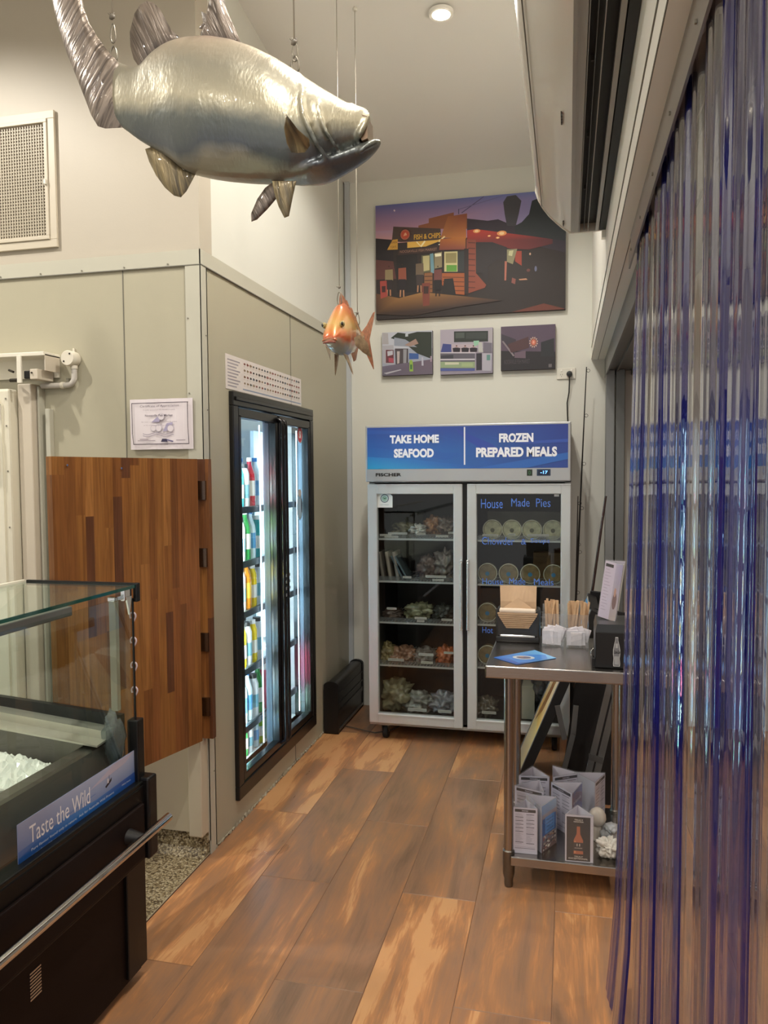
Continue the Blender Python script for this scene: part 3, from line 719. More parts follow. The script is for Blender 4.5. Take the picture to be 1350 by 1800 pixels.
# stainless well with ice
ZL = .800
well = MB()
well.prism([(-1.490, Y0c, ZL), (-1.475, Y0c, ZL-.004), (-1.425, Y0c, .665), (-1.435, Y0c, .662), (-1.485, Y0c, ZL-.02), (-1.52, Y0c, ZL-.02), (-1.535, Y0c, ZL-.14), (-1.54, Y0c, ZL-.14), (-1.53, Y0c, ZL)], (0, Y1c-.03-Y0c, 0))
well.build('front_apron', mat('well_steel', '#7f7c74', .33, .85, bump=.05, bscale=8), r)
MB().box(-2.3, -1.53, Y0c, Y1c-.04, .655, .665).build('well_floor', STEEL, r)
# end ledge descending to the customer
MB().prism([(-1.46, Y1c-.07, .815), (-1.46, Y1c-.07, .845), (-2.1, Y1c-.07, .905), (-2.1, Y1c-.07, .875)], (0, .05, 0)).prism([(-1.46, Y1c-.12, .815), (-1.46, Y1c-.07, .818), (-2.1, Y1c-.07, .878), (-2.1, Y1c-.12, .873)], (0, 0, -.006)).build('end_ledge', mat('ledge_steel', '#cfcabd', .3, .7), r)
MB().prism([(-1.435, Y1c-.02, .67), (-1.435, Y1c-.02, .885), (-2.2, Y1c-.02, .94), (-2.2, Y1c-.02, .67)], (0, .02, 0)).build('end_wall', mat('end_black', '#17191a', .4), r)
MB().prism([(-1.54, Y1c-.08, .80), (-2.1, Y1c-.08, .865), (-2.1, Y1c-.08, .66), (-1.54, Y1c-.08, .66)], (0, .01, 0)).build('well_end', mat('well_steel', '#7f7c74', .33, .85), r)
bx('rear_wall', (-2.33, -2.28, Y0c, Y1c, .66, .95), mat('end_black', '#17191a', .4), r)
# glass: front, end, top
GX = -1.395
MB().box(GX-.003, GX+.003, Y0c, Y1c-.012, .66, 1.285).build('front_glass', GLASS, r)
MB().prism([(GX-.01, Y1c-.006, .67), (GX-.01, Y1c-.006, 1.30), (-1.80, Y1c-.006, 1.30), (-2.25, Y1c-.006, .95), (-2.25, Y1c-.006, .67)], (0, .006, 0)).build('end_glass', GLASS, r)
MB().box(-1.80, GX+.012, Y0c, Y1c, 1.310, 1.318).build('top_glass', sheer('top_glass', (.86, .93, .89), .01, diff=.04, dcol=(.6, .7, .62)), r)
MB().box(GX+.010, GX+.0145, Y0c, Y1c, 1.309, 1.319).build('top_glass_edge', EDGE, r)
MB().box(-1.80, GX+.016, Y1c, Y1c+.012, 1.306, 1.324, bev=.002).box(GX+.004, GX+.02, Y1c-.004, Y1c+.016, 1.262, 1.324, bev=.003).build('end_cap', BLACK, r)
MB().box(-1.812, -1.80, Y0c, Y1c, 1.30, 1.325).build('rear_rail', mat('cream_light', '#ebe6d3', .4), r)
MB().box(GX-.022, GX-.004, Y0c, Y1c-.31, 1.272, 1.300, bev=.003).build('light_rail', GREYAL, r)
MB().box(GX-.010, GX+.006, Y1c-.055, Y1c-.012, 1.272, 1.312, bev=.003).prism([(GX+.004, Y1c-.05, 1.285), (GX+.004, Y1c-.02, 1.285), (GX+.004, Y1c-.034, 1.225)], (.006, 0, 0)).box(GX-.035, GX-.008, Y1c-.09, Y1c-.02, 1.275, 1.29, bev=.003).build('glass_hinge', CHROME, r)
# end upright with hooks
MB().box(GX-.07, GX-.045, Y1c-.030, Y1c-.010, .90, 1.27, bev=.002).build('end_upright', sheer('upright', (.75, .8, .78), .05, diff=.35, dcol=(.62, .60, .50)), r)
MB().box(GX+.003, GX+.007, Y1c-.012, Y1c-.004, .67, 1.275).build('glass_seal', BLACK, r)
MB().box(GX-.02, GX+.02, Y1c-.02, Y1c+.02, .66, .87, bev=.004).build('end_upright_base', BLACK, r)
for k in range(4):
    z = 1.215-k*.083; pts = []
    for i in range(9): a = PI*(1.25-1.45*i/8); pts.append((GX+.001+.011*math.cos(a), Y1c-.002, z+.012*math.sin(a)))
    pts.append((GX-.001, Y1c-.002, z-.026))
    MB().tube(pts, .0028, 8).build('ticket_hook', mat('hook_pink', '#cbb9bd', .4), r, smooth=60)
# plastic roll bag at the corner
MB().blob((GX-.050, Y1c-.05, .82), .036, .03, .085, .22, 3, 3, 4).build('plastic_wrap', sheer('crinkled_plastic', (.62, .67, .68), .12, diff=.22, dcol=(.42, .46, .47), bump=1), r, smooth=180)

# crushed ice: nobody could count it
from mathutils import noise as NZ
ib = MB(); bm = ib.bm; nx, ny = 70, 200; grid = []
for i in range(nx+1):
    row = []
    for j in range(ny+1):
        x = -1.545-(.70)*i/nx; y = Y0c+.03+(2.13-Y0c)*j/ny
        ed = min(1, (2.17-y)/.16) if y > 1.95 else 1
        z = .775+.030*NZ.noise(Vector((x*5, y*5, 0)))+.020*NZ.noise(Vector((x*38, y*38, 1)))+.014*NZ.noise(Vector((x*90, y*90, 3)))+.03*min(1, i/25)
        z = .665+(z-.665)*max(0, ed)**.5
        row.append(bm.verts.new((x, y, z)))
    grid.append(row)
for i in range(nx):
    for j in range(ny): bm.faces.new([grid[i][j], grid[i][j+1], grid[i+1][j+1], grid[i+1][j]])
for k in range(900):
    x = -1.555-.68*random.random()**1.3; y = 1.0+1.12*random.random()
    ed = min(1, max(0, (2.05-y)/.22)) if y > 1.7 else 1
    z = .775+.030*NZ.noise(Vector((x*5, y*5, 0)))+.03*min(1, (-1.545-x)/.25); z = .665+(z-.665)*ed**.5+.006
    s = random.uniform(.004, .013); R = Matrix.Rotation(random.random()*6, 4, Vector((random.random(), random.random(), random.random())).normalized())
    ib.box(-s, s, -s*.7, s*.7, -s*.6, s*.6, mx=Matrix.Translation((x, y, z)) @ R)
ice = ib.build('crushed_ice', mat('ice', '#e9e8e0', .12, spec=.8), None)
setp(ice, 'bed of white crushed ice inside the glass display case', 'ice', kind='stuff')

# 'Taste the Wild' strip on the front glass
A = Art((GX+.0045, 1.68, .648), (0, 1, 0), (0, 0, 1)); Ws, Hs = .556, .122
r = thing('banner_strip', 'long blue and grey sea picture strip reading Taste the Wild, stuck inside the case front', 'sign', (GX+.0035, 1.96, .648))
MB().box(GX+.0032, GX+.0043, 1.68, 1.68+Ws, .648, .648+Hs).build('paper', mat('strip_paper', '#8a94b8', .4), r)
A.rect(0, 0, Ws, Hs, '', ['#2a5f9f', '#1f5a9c', '#b4bbd0', '#9aa0ba'])
A.poly([(0, .048), (Ws*.3, .055), (Ws*.62, .045), (Ws, .050), (Ws, 0), (0, 0)], '', ['#4a6ea8', '#3f74b4', '#3a7cc0', '#3a5aa0', '#1c3f86', '#1f4f90'])
A.poly([(Ws*.12, .044), (Ws*.45, .036), (Ws, .040), (Ws, 0), (0, 0), (0, .03)], '', ['#2460a4', '#1f70b8', '#2a55a0', '#1d3f88', '#1b4a90', '#1f5596'])
A.poly([(Ws*.30, .058), (Ws*.6, .066), (Ws*.62, .064), (Ws*.3, .055)], '#5f7fb4')
A.poly([(Ws*.55, .085), (Ws*.78, .118), (Ws, .122), (Ws*.9, .10)], '#b9b2c2')
A.text('Taste the Wild', Ws*.08, .050, Ws*.56, .098, '#f2eeee')
A.text('Pure flavour found only in nature.  Ask for Australia Wild Prawns', Ws*.09, .026, Ws*.78, .036, '#dfe6f2')
A.text('australianwildprawns.com.au', Ws*.09, .010, Ws*.40, .020, '#c3d0e6').text('Wild by Nature', Ws*.86, .030, Ws*.95, .037, '#dfe6f2')
A.poly([(Ws*.70, .066), (Ws*.765, .083), (Ws*.76, .072), (Ws*.71, .060)], '#2b2835').rect(Ws*.72, .072, Ws*.735, .086, '#d9d2d4').rect(Ws*.738, .078, Ws*.741, .096, '#55505c')
A.build('print', r, printmat('glossy_print', .3, .3))

# ================================================================== UPRIGHT FREEZER
FX0, FX1, FYF, FYB = -1.205, 0.020, 4.604, 5.27
r = thing('upright_freezer', 'silver two door glass upright freezer under a blue take home seafood sign', 'freezer', (-.6, 4.94, 0))
fz = r
SIDE = mat('freezer_grey', '#a3a29c', .4, .25)
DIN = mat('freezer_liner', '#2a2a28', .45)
body = MB()
body.box(FX0, FX0+.035, FYF+.045, FYB, .10, 1.96).box(FX1-.035, FX1, FYF+.045, FYB, .10, 1.96).box(FX0, FX1, FYB-.03, FYB, .10, 1.96).box(FX0, FX1, FYF+.045, FYB, 1.62, 1.96).box(FX0, FX1, FYF+.02, FYB, .10, .135)
body.build('cabinet', SIDE, r)
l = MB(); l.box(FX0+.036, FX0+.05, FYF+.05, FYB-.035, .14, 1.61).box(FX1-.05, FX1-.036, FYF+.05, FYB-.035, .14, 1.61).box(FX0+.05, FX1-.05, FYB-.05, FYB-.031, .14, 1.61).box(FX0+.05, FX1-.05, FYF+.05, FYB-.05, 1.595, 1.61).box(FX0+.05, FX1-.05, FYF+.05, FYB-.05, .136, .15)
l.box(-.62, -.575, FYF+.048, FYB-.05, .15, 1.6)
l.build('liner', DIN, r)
# sign head
zb_, zt_ = 1.626, 1.972
h = MB().box(FX0-.008, FX1-.002, FYF-.012, FYF+.10, zb_, zt_, bev=.006); h.build('sign_housing', mat('sign_silver', '#b2b3b3', .35, .45), r)
A = Art((FX0-.008, FYF-.0125, zb_), (1, 0, 0), (0, 0, 1))
p0 = A.px(646, 756); p1 = A.px(1001, 822); Wd = FX1-FX0+.006
x0, x1, y0, y1 = .012, Wd-.016, .078, zt_-zb_-.014
Wb, Hb = x1-x0, y1-y0
q = lambda a, b: (x0+Wb*a, y0+Hb*b)
A.poly([q(0, 0), q(1, 0), q(1, 1), q(0, 1)], '', ['#2a6fb4', '#27438c', '#2b3a86', '#2c4a96'])
A.poly([q(0, .0), q(.0, .30), q(.25, .22), q(.55, .05), q(.55, 0)], '', ['#2f9ac6', '#2c7fbe', '#2a6fb4', '#2a5aa4', '#2a5aa4'])
A.poly([q(0, .55), q(.15, .45), q(.40, .20), q(.55, .35), q(.40, .38), q(.2, .62)], '#2a5aa2').poly([q(0, .95), q(.3, .88), q(.5, .60), q(.35, .82), q(.0, .85)], '#2f58a6')
A.poly([q(.45, .95), q(.62, .6), q(.75, .2), q(.6, .4), q(.5, .7)], '#30479a').poly([q(.55, 0), q(.75, .16), q(1, .35), q(1, .2), q(.8, 0)], '#2d62ae').poly([q(.6, .75), q(.8, .62), q(1, .66), q(1, .58), q(.8, .55)], '#3350a2')
def ptext(A, s, u0, v0, u1, v1, col, bold, S=(620, 720, 420/1350)):
    a = A.px(S[0]+u0*S[2], S[1]+v1*S[2]); b = A.px(S[0]+u1*S[2], S[1]+v0*S[2]); A.text(s, a[0], a[1], b[0], b[1], col, bold)
ptext(A, 'TAKE HOME', 210, 140, 487, 193, '#eef0f6', .05); ptext(A, 'SEAFOOD', 233, 219, 458, 273, '#eef0f6', .05)
ptext(A, 'FROZEN', 827, 131, 1021, 186, '#eef0f6', .05); ptext(A, 'PREPARED MEALS', 697, 208, 1155, 270, '#eef0f6', .05)
a = A.px(620+628*.3111, 720+312*.3111); b = A.px(620+636*.3111, 720+98*.3111); A.rect(a[0], a[1], b[0], b[1], '#e8eaf2')
A.build('sign_print', r, printmat('glossy_print', .3, .3))
A = Art((FX0-.008, FYF-.0130, zb_), (1, 0, 0), (0, 0, 1))
ptext(A, 'FISCHER', 130, 358, 275, 378, '#16140f', .04)
A.build('maker_name', r)
A = Art((FX0-.008, FYF-.0130, zb_), (1, 0, 0), (0, 0, 1))
for (u0, v0, u1, v1, cc) in ((984, 338, 1015, 374, '#1e2a1e'), (1040, 336, 1118, 374, '#23364e'), (1048, 341, 1110, 369, '#0e1830')):
    a = A.px(620+u0*.3111, 720+v1*.3111); b = A.px(620+u1*.3111, 720+v0*.3111); A.rect(a[0], a[1], b[0], b[1], cc)
ptext(A, '0', 992, 345, 1006, 368, '#3f6a4a', .02)
A.build('control_panel', r)
A = Art((FX0-.008, FYF-.0145, zb_), (1, 0, 0), (0, 0, 1)); ptext(A, '-17', 1060, 345, 1102, 363, '#7fb8ff', .03)
A.build('digital_readout', r, mat('led_digits', '#6fb0ff', .4, emit=2.5))
# doors
D = [(atY(647, 1000, FYF).x, atY(813, 1000, FYF).x), (atY(821, 1000, FYF).x, atY(1004, 1000, FYF).x-.004)]
dz0, dz1 = .115, 1.612
gl = []
for i, (a, b) in enumerate(D):
    fw, ft, fb_ = .060, .062, .062
    ga = atY(664 if i == 0 else 838, 1050, FYF).x; gb = atY(797 if i == 0 else 985, 1050, FYF).x
    d = MB().box(a, ga, FYF, FYF+.045, dz0, dz1, bev=.005).box(gb, b, FYF, FYF+.045, dz0, dz1, bev=.005).box(ga-.004, gb+.004, FYF, FYF+.045, dz1-ft, dz1, bev=.005).box(ga-.004, gb+.004, FYF, FYF+.045, dz0, dz0+fb_, bev=.005)
    d.box(ga-.012, gb+.012, FYF-.003, FYF+.01, dz0+fb_-.012, dz0+fb_-.004).box(a+.004, b-.004, FYF-.004, FYF+.002, dz1-.008, dz1-.001)
    do = d.build('door', SILVER, r)
    bx('glass_pane', (ga-.002, gb+.002, FYF+.018, FYF+.024, dz0+fb_-.002, dz1-ft+.002), sheer('freezer_glass', (.88, .90, .89), .02), do)
    hxx = b-.006 if i == 0 else a+.006
    MB().box(hxx-.007, hxx+.007, FYF-.022, FYF-.004, .74, 1.14, bev=.004).box(hxx-.008, hxx+.008, FYF-.02, FYF+.002, 1.135, 1.155, bev=.003).box(hxx-.008, hxx+.008, FYF-.02, FYF+.002, .725, .745, bev=.003).build('handle', mat('handle_bright', '#c9cccb', .25, .8), do)
    gl.append((ga, gb))
bx('centre_gap', (D[0][1]-.002, D[1][0]+.002, FYF+.02, FYF+.06, .12, 1.62), BLACKM, r)
# stickers and marker writing on the glass
AN = lambda: Art((FX0, FYF+.0175, 0), (1, 0, 0), (0, 0, 1))
A = AN(); S3 = (650, 850, 170/1350)
def pp(A, u, v, S): return A.px(S[0]+u*S[2], S[1]+v*S[2])
A.poly([pp(A, *p, S3) for p in ((92, 335), (318, 335), (318, 175), (270, 135), (92, 135))], '#d9ddda')
c_ = pp(A, 207, 208, S3); A.ell(*c_, .0265, .0265, '#4a5560').ell(*c_, .021, .021, '#cfdcd8').ell(*c_, .018, .018, '#8fae9e').poly([(c_[0]-.014, c_[1]+.006), (c_[0]+.002, c_[1]-.006), (c_[0]+.014, c_[1]+.006), (c_[0], c_[1]+.002)], '#2f6a4c')
a = pp(A, 140, 305, S3); b = pp(A, 268, 288, S3); A.text('CERTIFIED', a[0], a[1], b[0], b[1], '#8f9aa0')
A.build('round_logo_sticker', r)
S5 = (820, 850, 190/1267)
for words in (((('House', 170, 180, 425, 290), ('Made', 525, 175, 740, 270), ('Pies', 815, 175, 985, 275))), (('Chowder', 180, 630, 560, 715), ('&', 640, 650, 700, 715), ('Soups', 750, 645, 975, 710)), (('House', 185, 1115, 430, 1180), ('Made', 500, 1110, 690, 1180), ('Meals', 790, 1120, 1020, 1190)), (('Hot', 185, 1685, 310, 1750),)):
    A = AN()
    for (s_, u0, v0, u1, v1) in words:
        a = pp(A, u0, v1, S5); b = pp(A, u1, v0, S5); A.text(s_, a[0], a[1], b[0], b[1], '#5078cc', 0)
    A.build('marker_writing', r)
A = AN(); a = pp(A, 1028, 152, S5); b = pp(A, 1085, 125, S5); A.rect(a[0], a[1], b[0], b[1], '#cfd2ce'); A.build('small_sticker', r)
# castors
for cx, cy in ((FX0+.09, FYF+.07), (FX1-.09, FYF+.07), (FX0+.09, FYB-.08), (FX1-.09, FYB-.08)):
    c_ = MB().lathe([(.001, -.016), (.043, -.016), (.047, -.010), (.047, .010), (.043, .016), (.001, .016)], (cx, cy+.01, .047), 24, 'X').build('castor', RUBBER, r, smooth=40)
    MB().prism([(cx-.022, cy-.04, .098), (cx-.022, cy+.04, .098), (cx-.022, cy+.02, .04), (cx-.022, cy, .04)], (.003, 0, 0)).prism([(cx+.019, cy-.04, .098), (cx+.019, cy+.04, .098), (cx+.019, cy+.02, .04), (cx+.019, cy, .04)], (.003, 0, 0)).box(cx-.035, cy and cx+.035, cy-.045, cy+.045, .094, .10).build('castor_fork', mat('fork_steel', '#8d8a84', .35, .9), c_)
# shelves
LSH = [atY(720, y, FYF+.06).z for y in (948, 1023, 1095.5, 1171)]
RSH = [atY(900, y, FYF+.06).z for y in (951, 1029, 1100, 1176)]
for (ga, gb), ZS, x0, x1 in ((gl[0], LSH, FX0+.052, -.622), (gl[1], RSH, -.573, FX1-.052)):
    for z in ZS:
        s = MB().box(x0, x1, FYF+.055, FYF+.062, z-.006, z+.006)
        for k in range(26): x = x0+(x1-x0)*(k+.5)/26; s.box(x-.0015, x+.0015, FYF+.06, FYB-.06, z-.002, z+.001)
        for y in (4.8, 5.0, 5.18): s.box(x0, x1, y-.002, y+.002, z-.004, z-.001)
        s.build('wire_shelf', mat('shelf_wire', '#c8ccca', .35, .5), r)
        bx('ticket_rail', (x0, x1, FYF+.050, FYF+.0545, z+.006, z+.034), sheer('ticket_rail', (.8, .82, .82), .05, diff=.10, dcol=(.5, .52, .52)), r)
A = Art((FX0, FYF+.049, 0), (1, 0, 0), (0, 0, 1))
tags = [(668, 939, 688), (676, 942, 700), (682, 936, 716), (732, 937, 748), (766, 941, 788), (788, 935, 797), (708, 1013, 723), (748, 1012, 784), (760, 1018, 780), (680, 1068, 697), (729, 1085, 750), (733, 1090, 746), (776, 1088, 795), (682, 1158, 710), (736, 1149, 762), (740, 1163, 761), (780, 1146, 797), (717, 1246, 750), (770, 1249, 793), (847, 1251, 872), (848, 939, 876), (893, 938, 906), (927, 939, 965)]
for (xa, yy, xb) in tags:
    a = A.px(xa, yy+3.2); b = A.px(xb, yy); A.rect(a[0], a[1], b[0], b[1], '#b5b5ae').rect(a[0]+.004, (a[1]+b[1])/2-.001, b[0]-.004, (a[1]+b[1])/2+.001, '#55554f')
A.build('price_tickets', r)
# frozen goods
def goods(kind, px, py, w, h, d, col, lab, y=FYF+.16, seed=1, rough=.35, zbase=None):
    p = atY(px, py, y); z = p.z
    if kind == 'bag':
        o = MB().blob((p.x, y+d*.2, z+h/2), w/2, d/2, h/2, .28, seed, 4, 3.5).build('frozen_bag', mat('bag_'+col, col, rough, bump=.8, bscale=30, var=.5, vscale=22, coat=.4), smooth=180); setp(o, lab, 'frozen food', None)
    elif kind == 'box':
        o = MB().box(p.x-w/2, p.x+w/2, y, y+d, z, z+h, bev=.003).build('frozen_box', mat('box_'+col, col, .55, var=.1, vscale=8)); setp(o, lab, 'frozen food', None)
    return o
zf = lambda Z: None
goods('bag', 712, 946, .16, .10, .16, '#5d5a44', 'pale green frozen bag on the freezer top left shelf, its left part', seed=1)
goods('bag', 734, 941, .10, .07, .12, '#b9bab4', 'white wrapped frozen piece on the freezer top left shelf, nearest the glass', y=FYF+.11, seed=2)
goods('bag', 760, 942, .12, .12, .14, '#8a5f3c', 'orange frozen fillet bag on the freezer top left shelf', seed=3)
goods('bag', 785, 942, .13, .12, .16, '#6a5b50', 'brownish frozen bag at the right end of the freezer top left shelf', seed=4)
goods('box', 705, 943, .30, .16, .1, '#4a4838', 'dull olive frozen carton at the back of the freezer top left shelf', y=FYF+.40)
for k, (px_, cc) in enumerate(((679, '#6f6a62'), (689, '#8b8378'), (699, '#7c746a'))):
    p = atY(px_, 1020, FYF+.15); t = MB().box(-.011, .011, -.08, .08, 0, .19, bev=.009, seg=3, mx=Matrix.Translation((p.x+.01*k, p.y, p.z+.002)) @ Matrix.Rotation(math.radians(-9), 4, 'Y'))
    o = t.build('frozen_tray', mat('tray_'+cc, cc, .35, coat=.4), smooth=40); setp(o, 'wrapped tray standing on edge on the second left freezer shelf, %s of three' % ('leftmost', 'middle', 'rightmost')[k], 'frozen tray')
for k, px_ in enumerate((715, 722)):
    p = atY(px_, 1020, FYF+.15); o = MB().box(-.006, .006, -.08, .08, 0, .18, bev=.004, mx=Matrix.Translation((p.x, p.y, p.z+.002)) @ Matrix.Rotation(math.radians(-28), 4, 'Y')).build('frozen_fish_pack', mat('foil_blue_grey', '#5f6c70', .25, .5))
    setp(o, 'thin shiny fish pack leaning on the second left freezer shelf, %s of the pair' % ('left', 'right')[k], 'frozen food')
goods('bag', 752, 1020, .12, .15, .14, '#5a4a42', 'dark frozen bag in the middle of the second left freezer shelf', seed=6)
goods('bag', 783, 1020, .15, .18, .16, '#77706a', 'translucent grey frozen bag at the right of the second left freezer shelf', seed=7)
goods('bag', 690, 1093, .14, .08, .14, '#4c3e36', 'dark red-brown frozen bag at the left of the third left freezer shelf', seed=8)
goods('bag', 735, 1093, .17, .12, .16, '#77775c', 'pale green frozen bag in the middle of the third left freezer shelf', seed=9)
goods('bag', 778, 1093, .13, .10, .16, '#3e3f3a', 'dark frozen bag at the right of the third left freezer shelf', seed=10)
goods('bag', 679, 1170, .13, .14, .16, '#7d6e48', 'yellowish frozen bag at the left of the fourth left freezer shelf', seed=11)
goods('bag', 708, 1170, .16, .12, .16, '#8a6650', 'pink prawn bag on the fourth left freezer shelf', seed=12)
goods('bag', 745, 1170, .14, .11, .14, '#6f6a64', 'grey frozen bag near the middle of the fourth left freezer shelf', seed=13)
goods('bag', 783, 1170, .12, .12, .14, '#a2562e', 'orange frozen bag at the right of the fourth left freezer shelf', seed=14)
zb = .152
for px_, w, h, cc, ll, sd in ((695, .22, .20, '#7f7a5e', 'large clear bag of pale scallops on the freezer floor, left', 21), (734, .19, .13, '#8e9088', 'white frozen bag on the freezer floor, middle', 22), (778, .18, .14, '#84868c', 'blue and white frozen bag on the freezer floor, right', 23), (852, .16, .12, '#5c5648', 'brownish frozen bag on the floor behind the right freezer door', 24)):
    p = atY(px_, 1240, FYF+.16); o = MB().blob((p.x, FYF+.19, zb+h/2-.01), w/2, .09, h/2, .28, sd, 4, 3.5).build('frozen_bag', mat('bag_'+cc, cc, .3, bump=.9, bscale=26, var=.5, vscale=20, coat=.4), smooth=180); setp(o, ll, 'frozen food')
o = MB().box(-.27, -.19, FYF+.15, FYF+.3, .152, .36, bev=.004).build('frozen_box', mat('box_pale', '#a7a394', .55)); setp(o, 'pale upright carton on the freezer floor behind the bench leg', 'frozen food')
o = goods('bag', 965, 1240, .20, .30, .16, '#55565a', 'silvery plastic bag on the freezer floor, right corner', seed=31)
o = goods('box', 925, 945, .50, .17, .08, '#8d8b7a', 'pale grey carton behind the tubs on the top right freezer shelf', y=FYF+.42)
goods('box', 965, 1026, .20, .20, .10, '#8a6f48', 'brown carton at the back of the second right freezer shelf', y=FYF+.40)
# tubs of pies and soups lying on their side: round lids face the door
def tub(lidc, foodc, stick):
    t = thing('food_tub', 'x', 'food tub')
    MB().lathe([(.001, .0), (.050, 0), (.056, .005), (.060, .010), (.056, .012), (.056, .075), (.048, .085), (.001, .085)], n=28, axis='Y').build('tub', mat('tub_'+foodc, foodc, .35, coat=.5, var=.35, vscale=30), t, smooth=35, local=True)
    MB().tube([(.058*math.cos(a*PI/14), .003, .058*math.sin(a*PI/14)) for a in range(28)], .0035, 6, True).build('rim', mat('tub_rim', '#b9b8a4', .25, coat=.6), t, smooth=180, local=True)
    MB().lathe([(.001, -.0012), (.013, -.0012), (.013, 0)], c=(0, -.001, -.004), n=20, axis='Y').build('round_sticker', mat('stk_'+stick, stick, .5), t, local=True)
    return t
tA = tub('', '#a5a383', '#57563f'); tB = tub('', '#776746', '#2f6f94'); first = {id(tA): 1, id(tB): 1}
for shelf, pr_, ypx, ys, nm in ((RSH[0], tA, 935, [(866, 0), (900, 0), (935, 0), (972, 0)], 'top'), (RSH[1], tB, 1008, [(857, 0), (894, 0), (932, 0), (973, 0)], 'second'), (RSH[2], tB, 1075, [(857, 0), (894, 0)], 'third'), (RSH[3], tB, 1130, [(857, 0)], 'fourth')):
    for k, (px_, _) in enumerate(ys):
        p = atY(px_, ypx, FYF+.13); loc = (p.x, FYF+.12, shelf+.064)
        od = ('first', 'second', 'third', 'fourth')[k]
        lb = 'round %s food tub on the %s right freezer shelf, %s from the left' % ('pale' if pr_ is tA else 'brown', nm, od)
        if first[id(pr_)]: first[id(pr_)] = 0; pr_.location = loc; pr_['label'] = lb; pr_['group'] = 'round food tubs behind the right freezer door'
        else: dup(pr_, loc, label=lb, group='round food tubs behind the right freezer door')

# ------------------------------------------------------------------ power outlet, plug and cord
p = atY(995, 657, 5.31)
r = thing('power_outlet', 'white double power outlet on the back wall above the freezer', 'power outlet', (p.x, 5.31, p.z-.035))
MB().box(p.x-.060, p.x+.062, 5.298, 5.311, p.z-.037, p.z+.037, bev=.004).build('plate', WHITEPL, r)
for k, dx in enumerate((-.03, .035)):
    MB().box(p.x+dx-.006, p.x+dx+.006, 5.293, 5.300, p.z+.012, p.z+.026, bev=.002).build('switch', mat('switch_white', '#f0ede4', .3), r)
sl = MB()
for dx, dz in ((-.036, -.006), (-.024, -.006), (-.030, -.018)): sl.box(p.x+dx-.001, p.x+dx+.001, 5.297, 5.299, p.z+dz-.004, p.z+dz+.004)
sl.build('slots', BLACKM, r)
pc = (p.x+.022, 5.285, p.z-.006)
r = fz
MB().lathe([(.001, -.03), (.017, -.028), (.020, -.008), (.019, .008), (.001, .008)], pc, 18, 'Y').build('plug', BLACK, r, smooth=50)
MB().tube([(pc[0], pc[1]-.01, pc[2]-.01), (pc[0], 5.272, pc[2]-.05), (pc[0]-.002, 5.285, pc[2]-.12), (pc[0]-.014, 5.29, pc[2]-.19), (pc[0]-.012, 5.292, pc[2]-.26), (pc[0]-.004, 5.292, pc[2]-.40), (pc[0], 5.292, pc[2]-.7)], .004, 8).build('power_cord', CORD, r, smooth=180)

# ------------------------------------------------------------------ canvases
YC = 5.270
def canvas(name, lab, tl, br, y=YC):
    a = atY(*tl, y); b = atY(*br, y)
    r = thing(name, lab, 'picture', (a.x, 5.31, b.z))
    bx('stretched_canvas', (a.x, b.x, y, 5.309, b.z, a.z), mat('canvas_edge', '#3f3138', .6), r)
    A = Art((a.x, y-.0002, b.z), (1, 0, 0), (0, 0, 1)); return r, A, b.x-a.x, a.z-b.z
r, A, W1, H1 = canvas('wall_picture', 'large dusk photo canvas of a fish and chips shop with people waiting', (660, 362), (994, 543.5))
S = (650, 335, 350/1350)
def P(*pts): return [(min(max(pp(A, u_, v_, S)[0], 0), W1), min(max(pp(A, u_, v_, S)[1], 0), H1)) for u_, v_ in pts]
A.poly([(0, 0), (W1, 0), (W1, H1), (0, H1)], '#2a2120')
A.poly([(0, H1*.70), (W1, H1*.62), (W1, H1), (0, H1)], '', ['#c08a94', '#7d84b4', '#6f78b0', '#565b92'])
A.poly([(0, H1*.66), (W1*.3, H1*.66), (W1*.3, H1*.76), (0, H1*.78)], '', ['#c98f80', '#b98a94', '#a48cab', '#a885a0'])
A.poly(P((40, 325), (160, 335), (160, 480), (40, 480)), '#211a1e')                       # dark trees at left
A.poly(P((400, 205), (400, 190), (570, 148), (570, 170), (660, 155), (660, 260), (330, 260), (330, 238), (400, 220)), '#8a5338')
A.poly(P((480, 320), (530, 175), (652, 162), (655, 325)), '', ['#b0703a', '#9a5c38', '#8a4a38', '#bf7436'])
A.poly(P((660, 190), (800, 205), (870, 195), (930, 220), (1330, 300), (1330, 420), (660, 270)), '#322a36')
A.poly(P((985, 240), (1030, 215), (1080, 160), (1100, 70), (1200, 30), (1335, 180), (1335, 340), (985, 300)), '#262c30')
A.poly(P((905, 80), (930, 40), (990, 30), (1028, 70), (1020, 110), (1010, 160), (990, 240), (930, 240), (915, 160)), '#413f45')
A.poly(P((600, 160), (606, 160), (606, 125), (600, 125)), '#4a4460').poly(P((620, 150), (770, 40), (776, 42), (626, 154)), '#5a5070').poly(P((606, 125), (900, 35), (902, 38), (608, 129)), '#6a6288')
A.poly(P((160, 135), (166, 128), (174, 136), (168, 144)), '#d9c4cc')
A.poly(P((660, 270), (720, 262), (940, 290), (1100, 310), (1240, 330), (1240, 360), (1080, 400), (960, 395), (660, 340)), '', ['#b03a2e', '#c23f30', '#a8342c', '#6f2a2c', '#5a2a30', '#5a2428', '#6a2628', '#7a2624', '#8a2c26'])
for u_, v_, s in ((725, 275, 26), (895, 290, 34), (810, 308, 12), (868, 320, 14)): c_ = pp(A, u_, v_, S); A.ell(c_[0], c_[1], s*.00095, s*.0005, '#f0a060').ell(c_[0], c_[1], s*.0005, s*.0003, '#ffd9a0')
A.poly(P((655, 330), (720, 335), (720, 560), (790, 640), (780, 660), (660, 700)), '#8a4432')
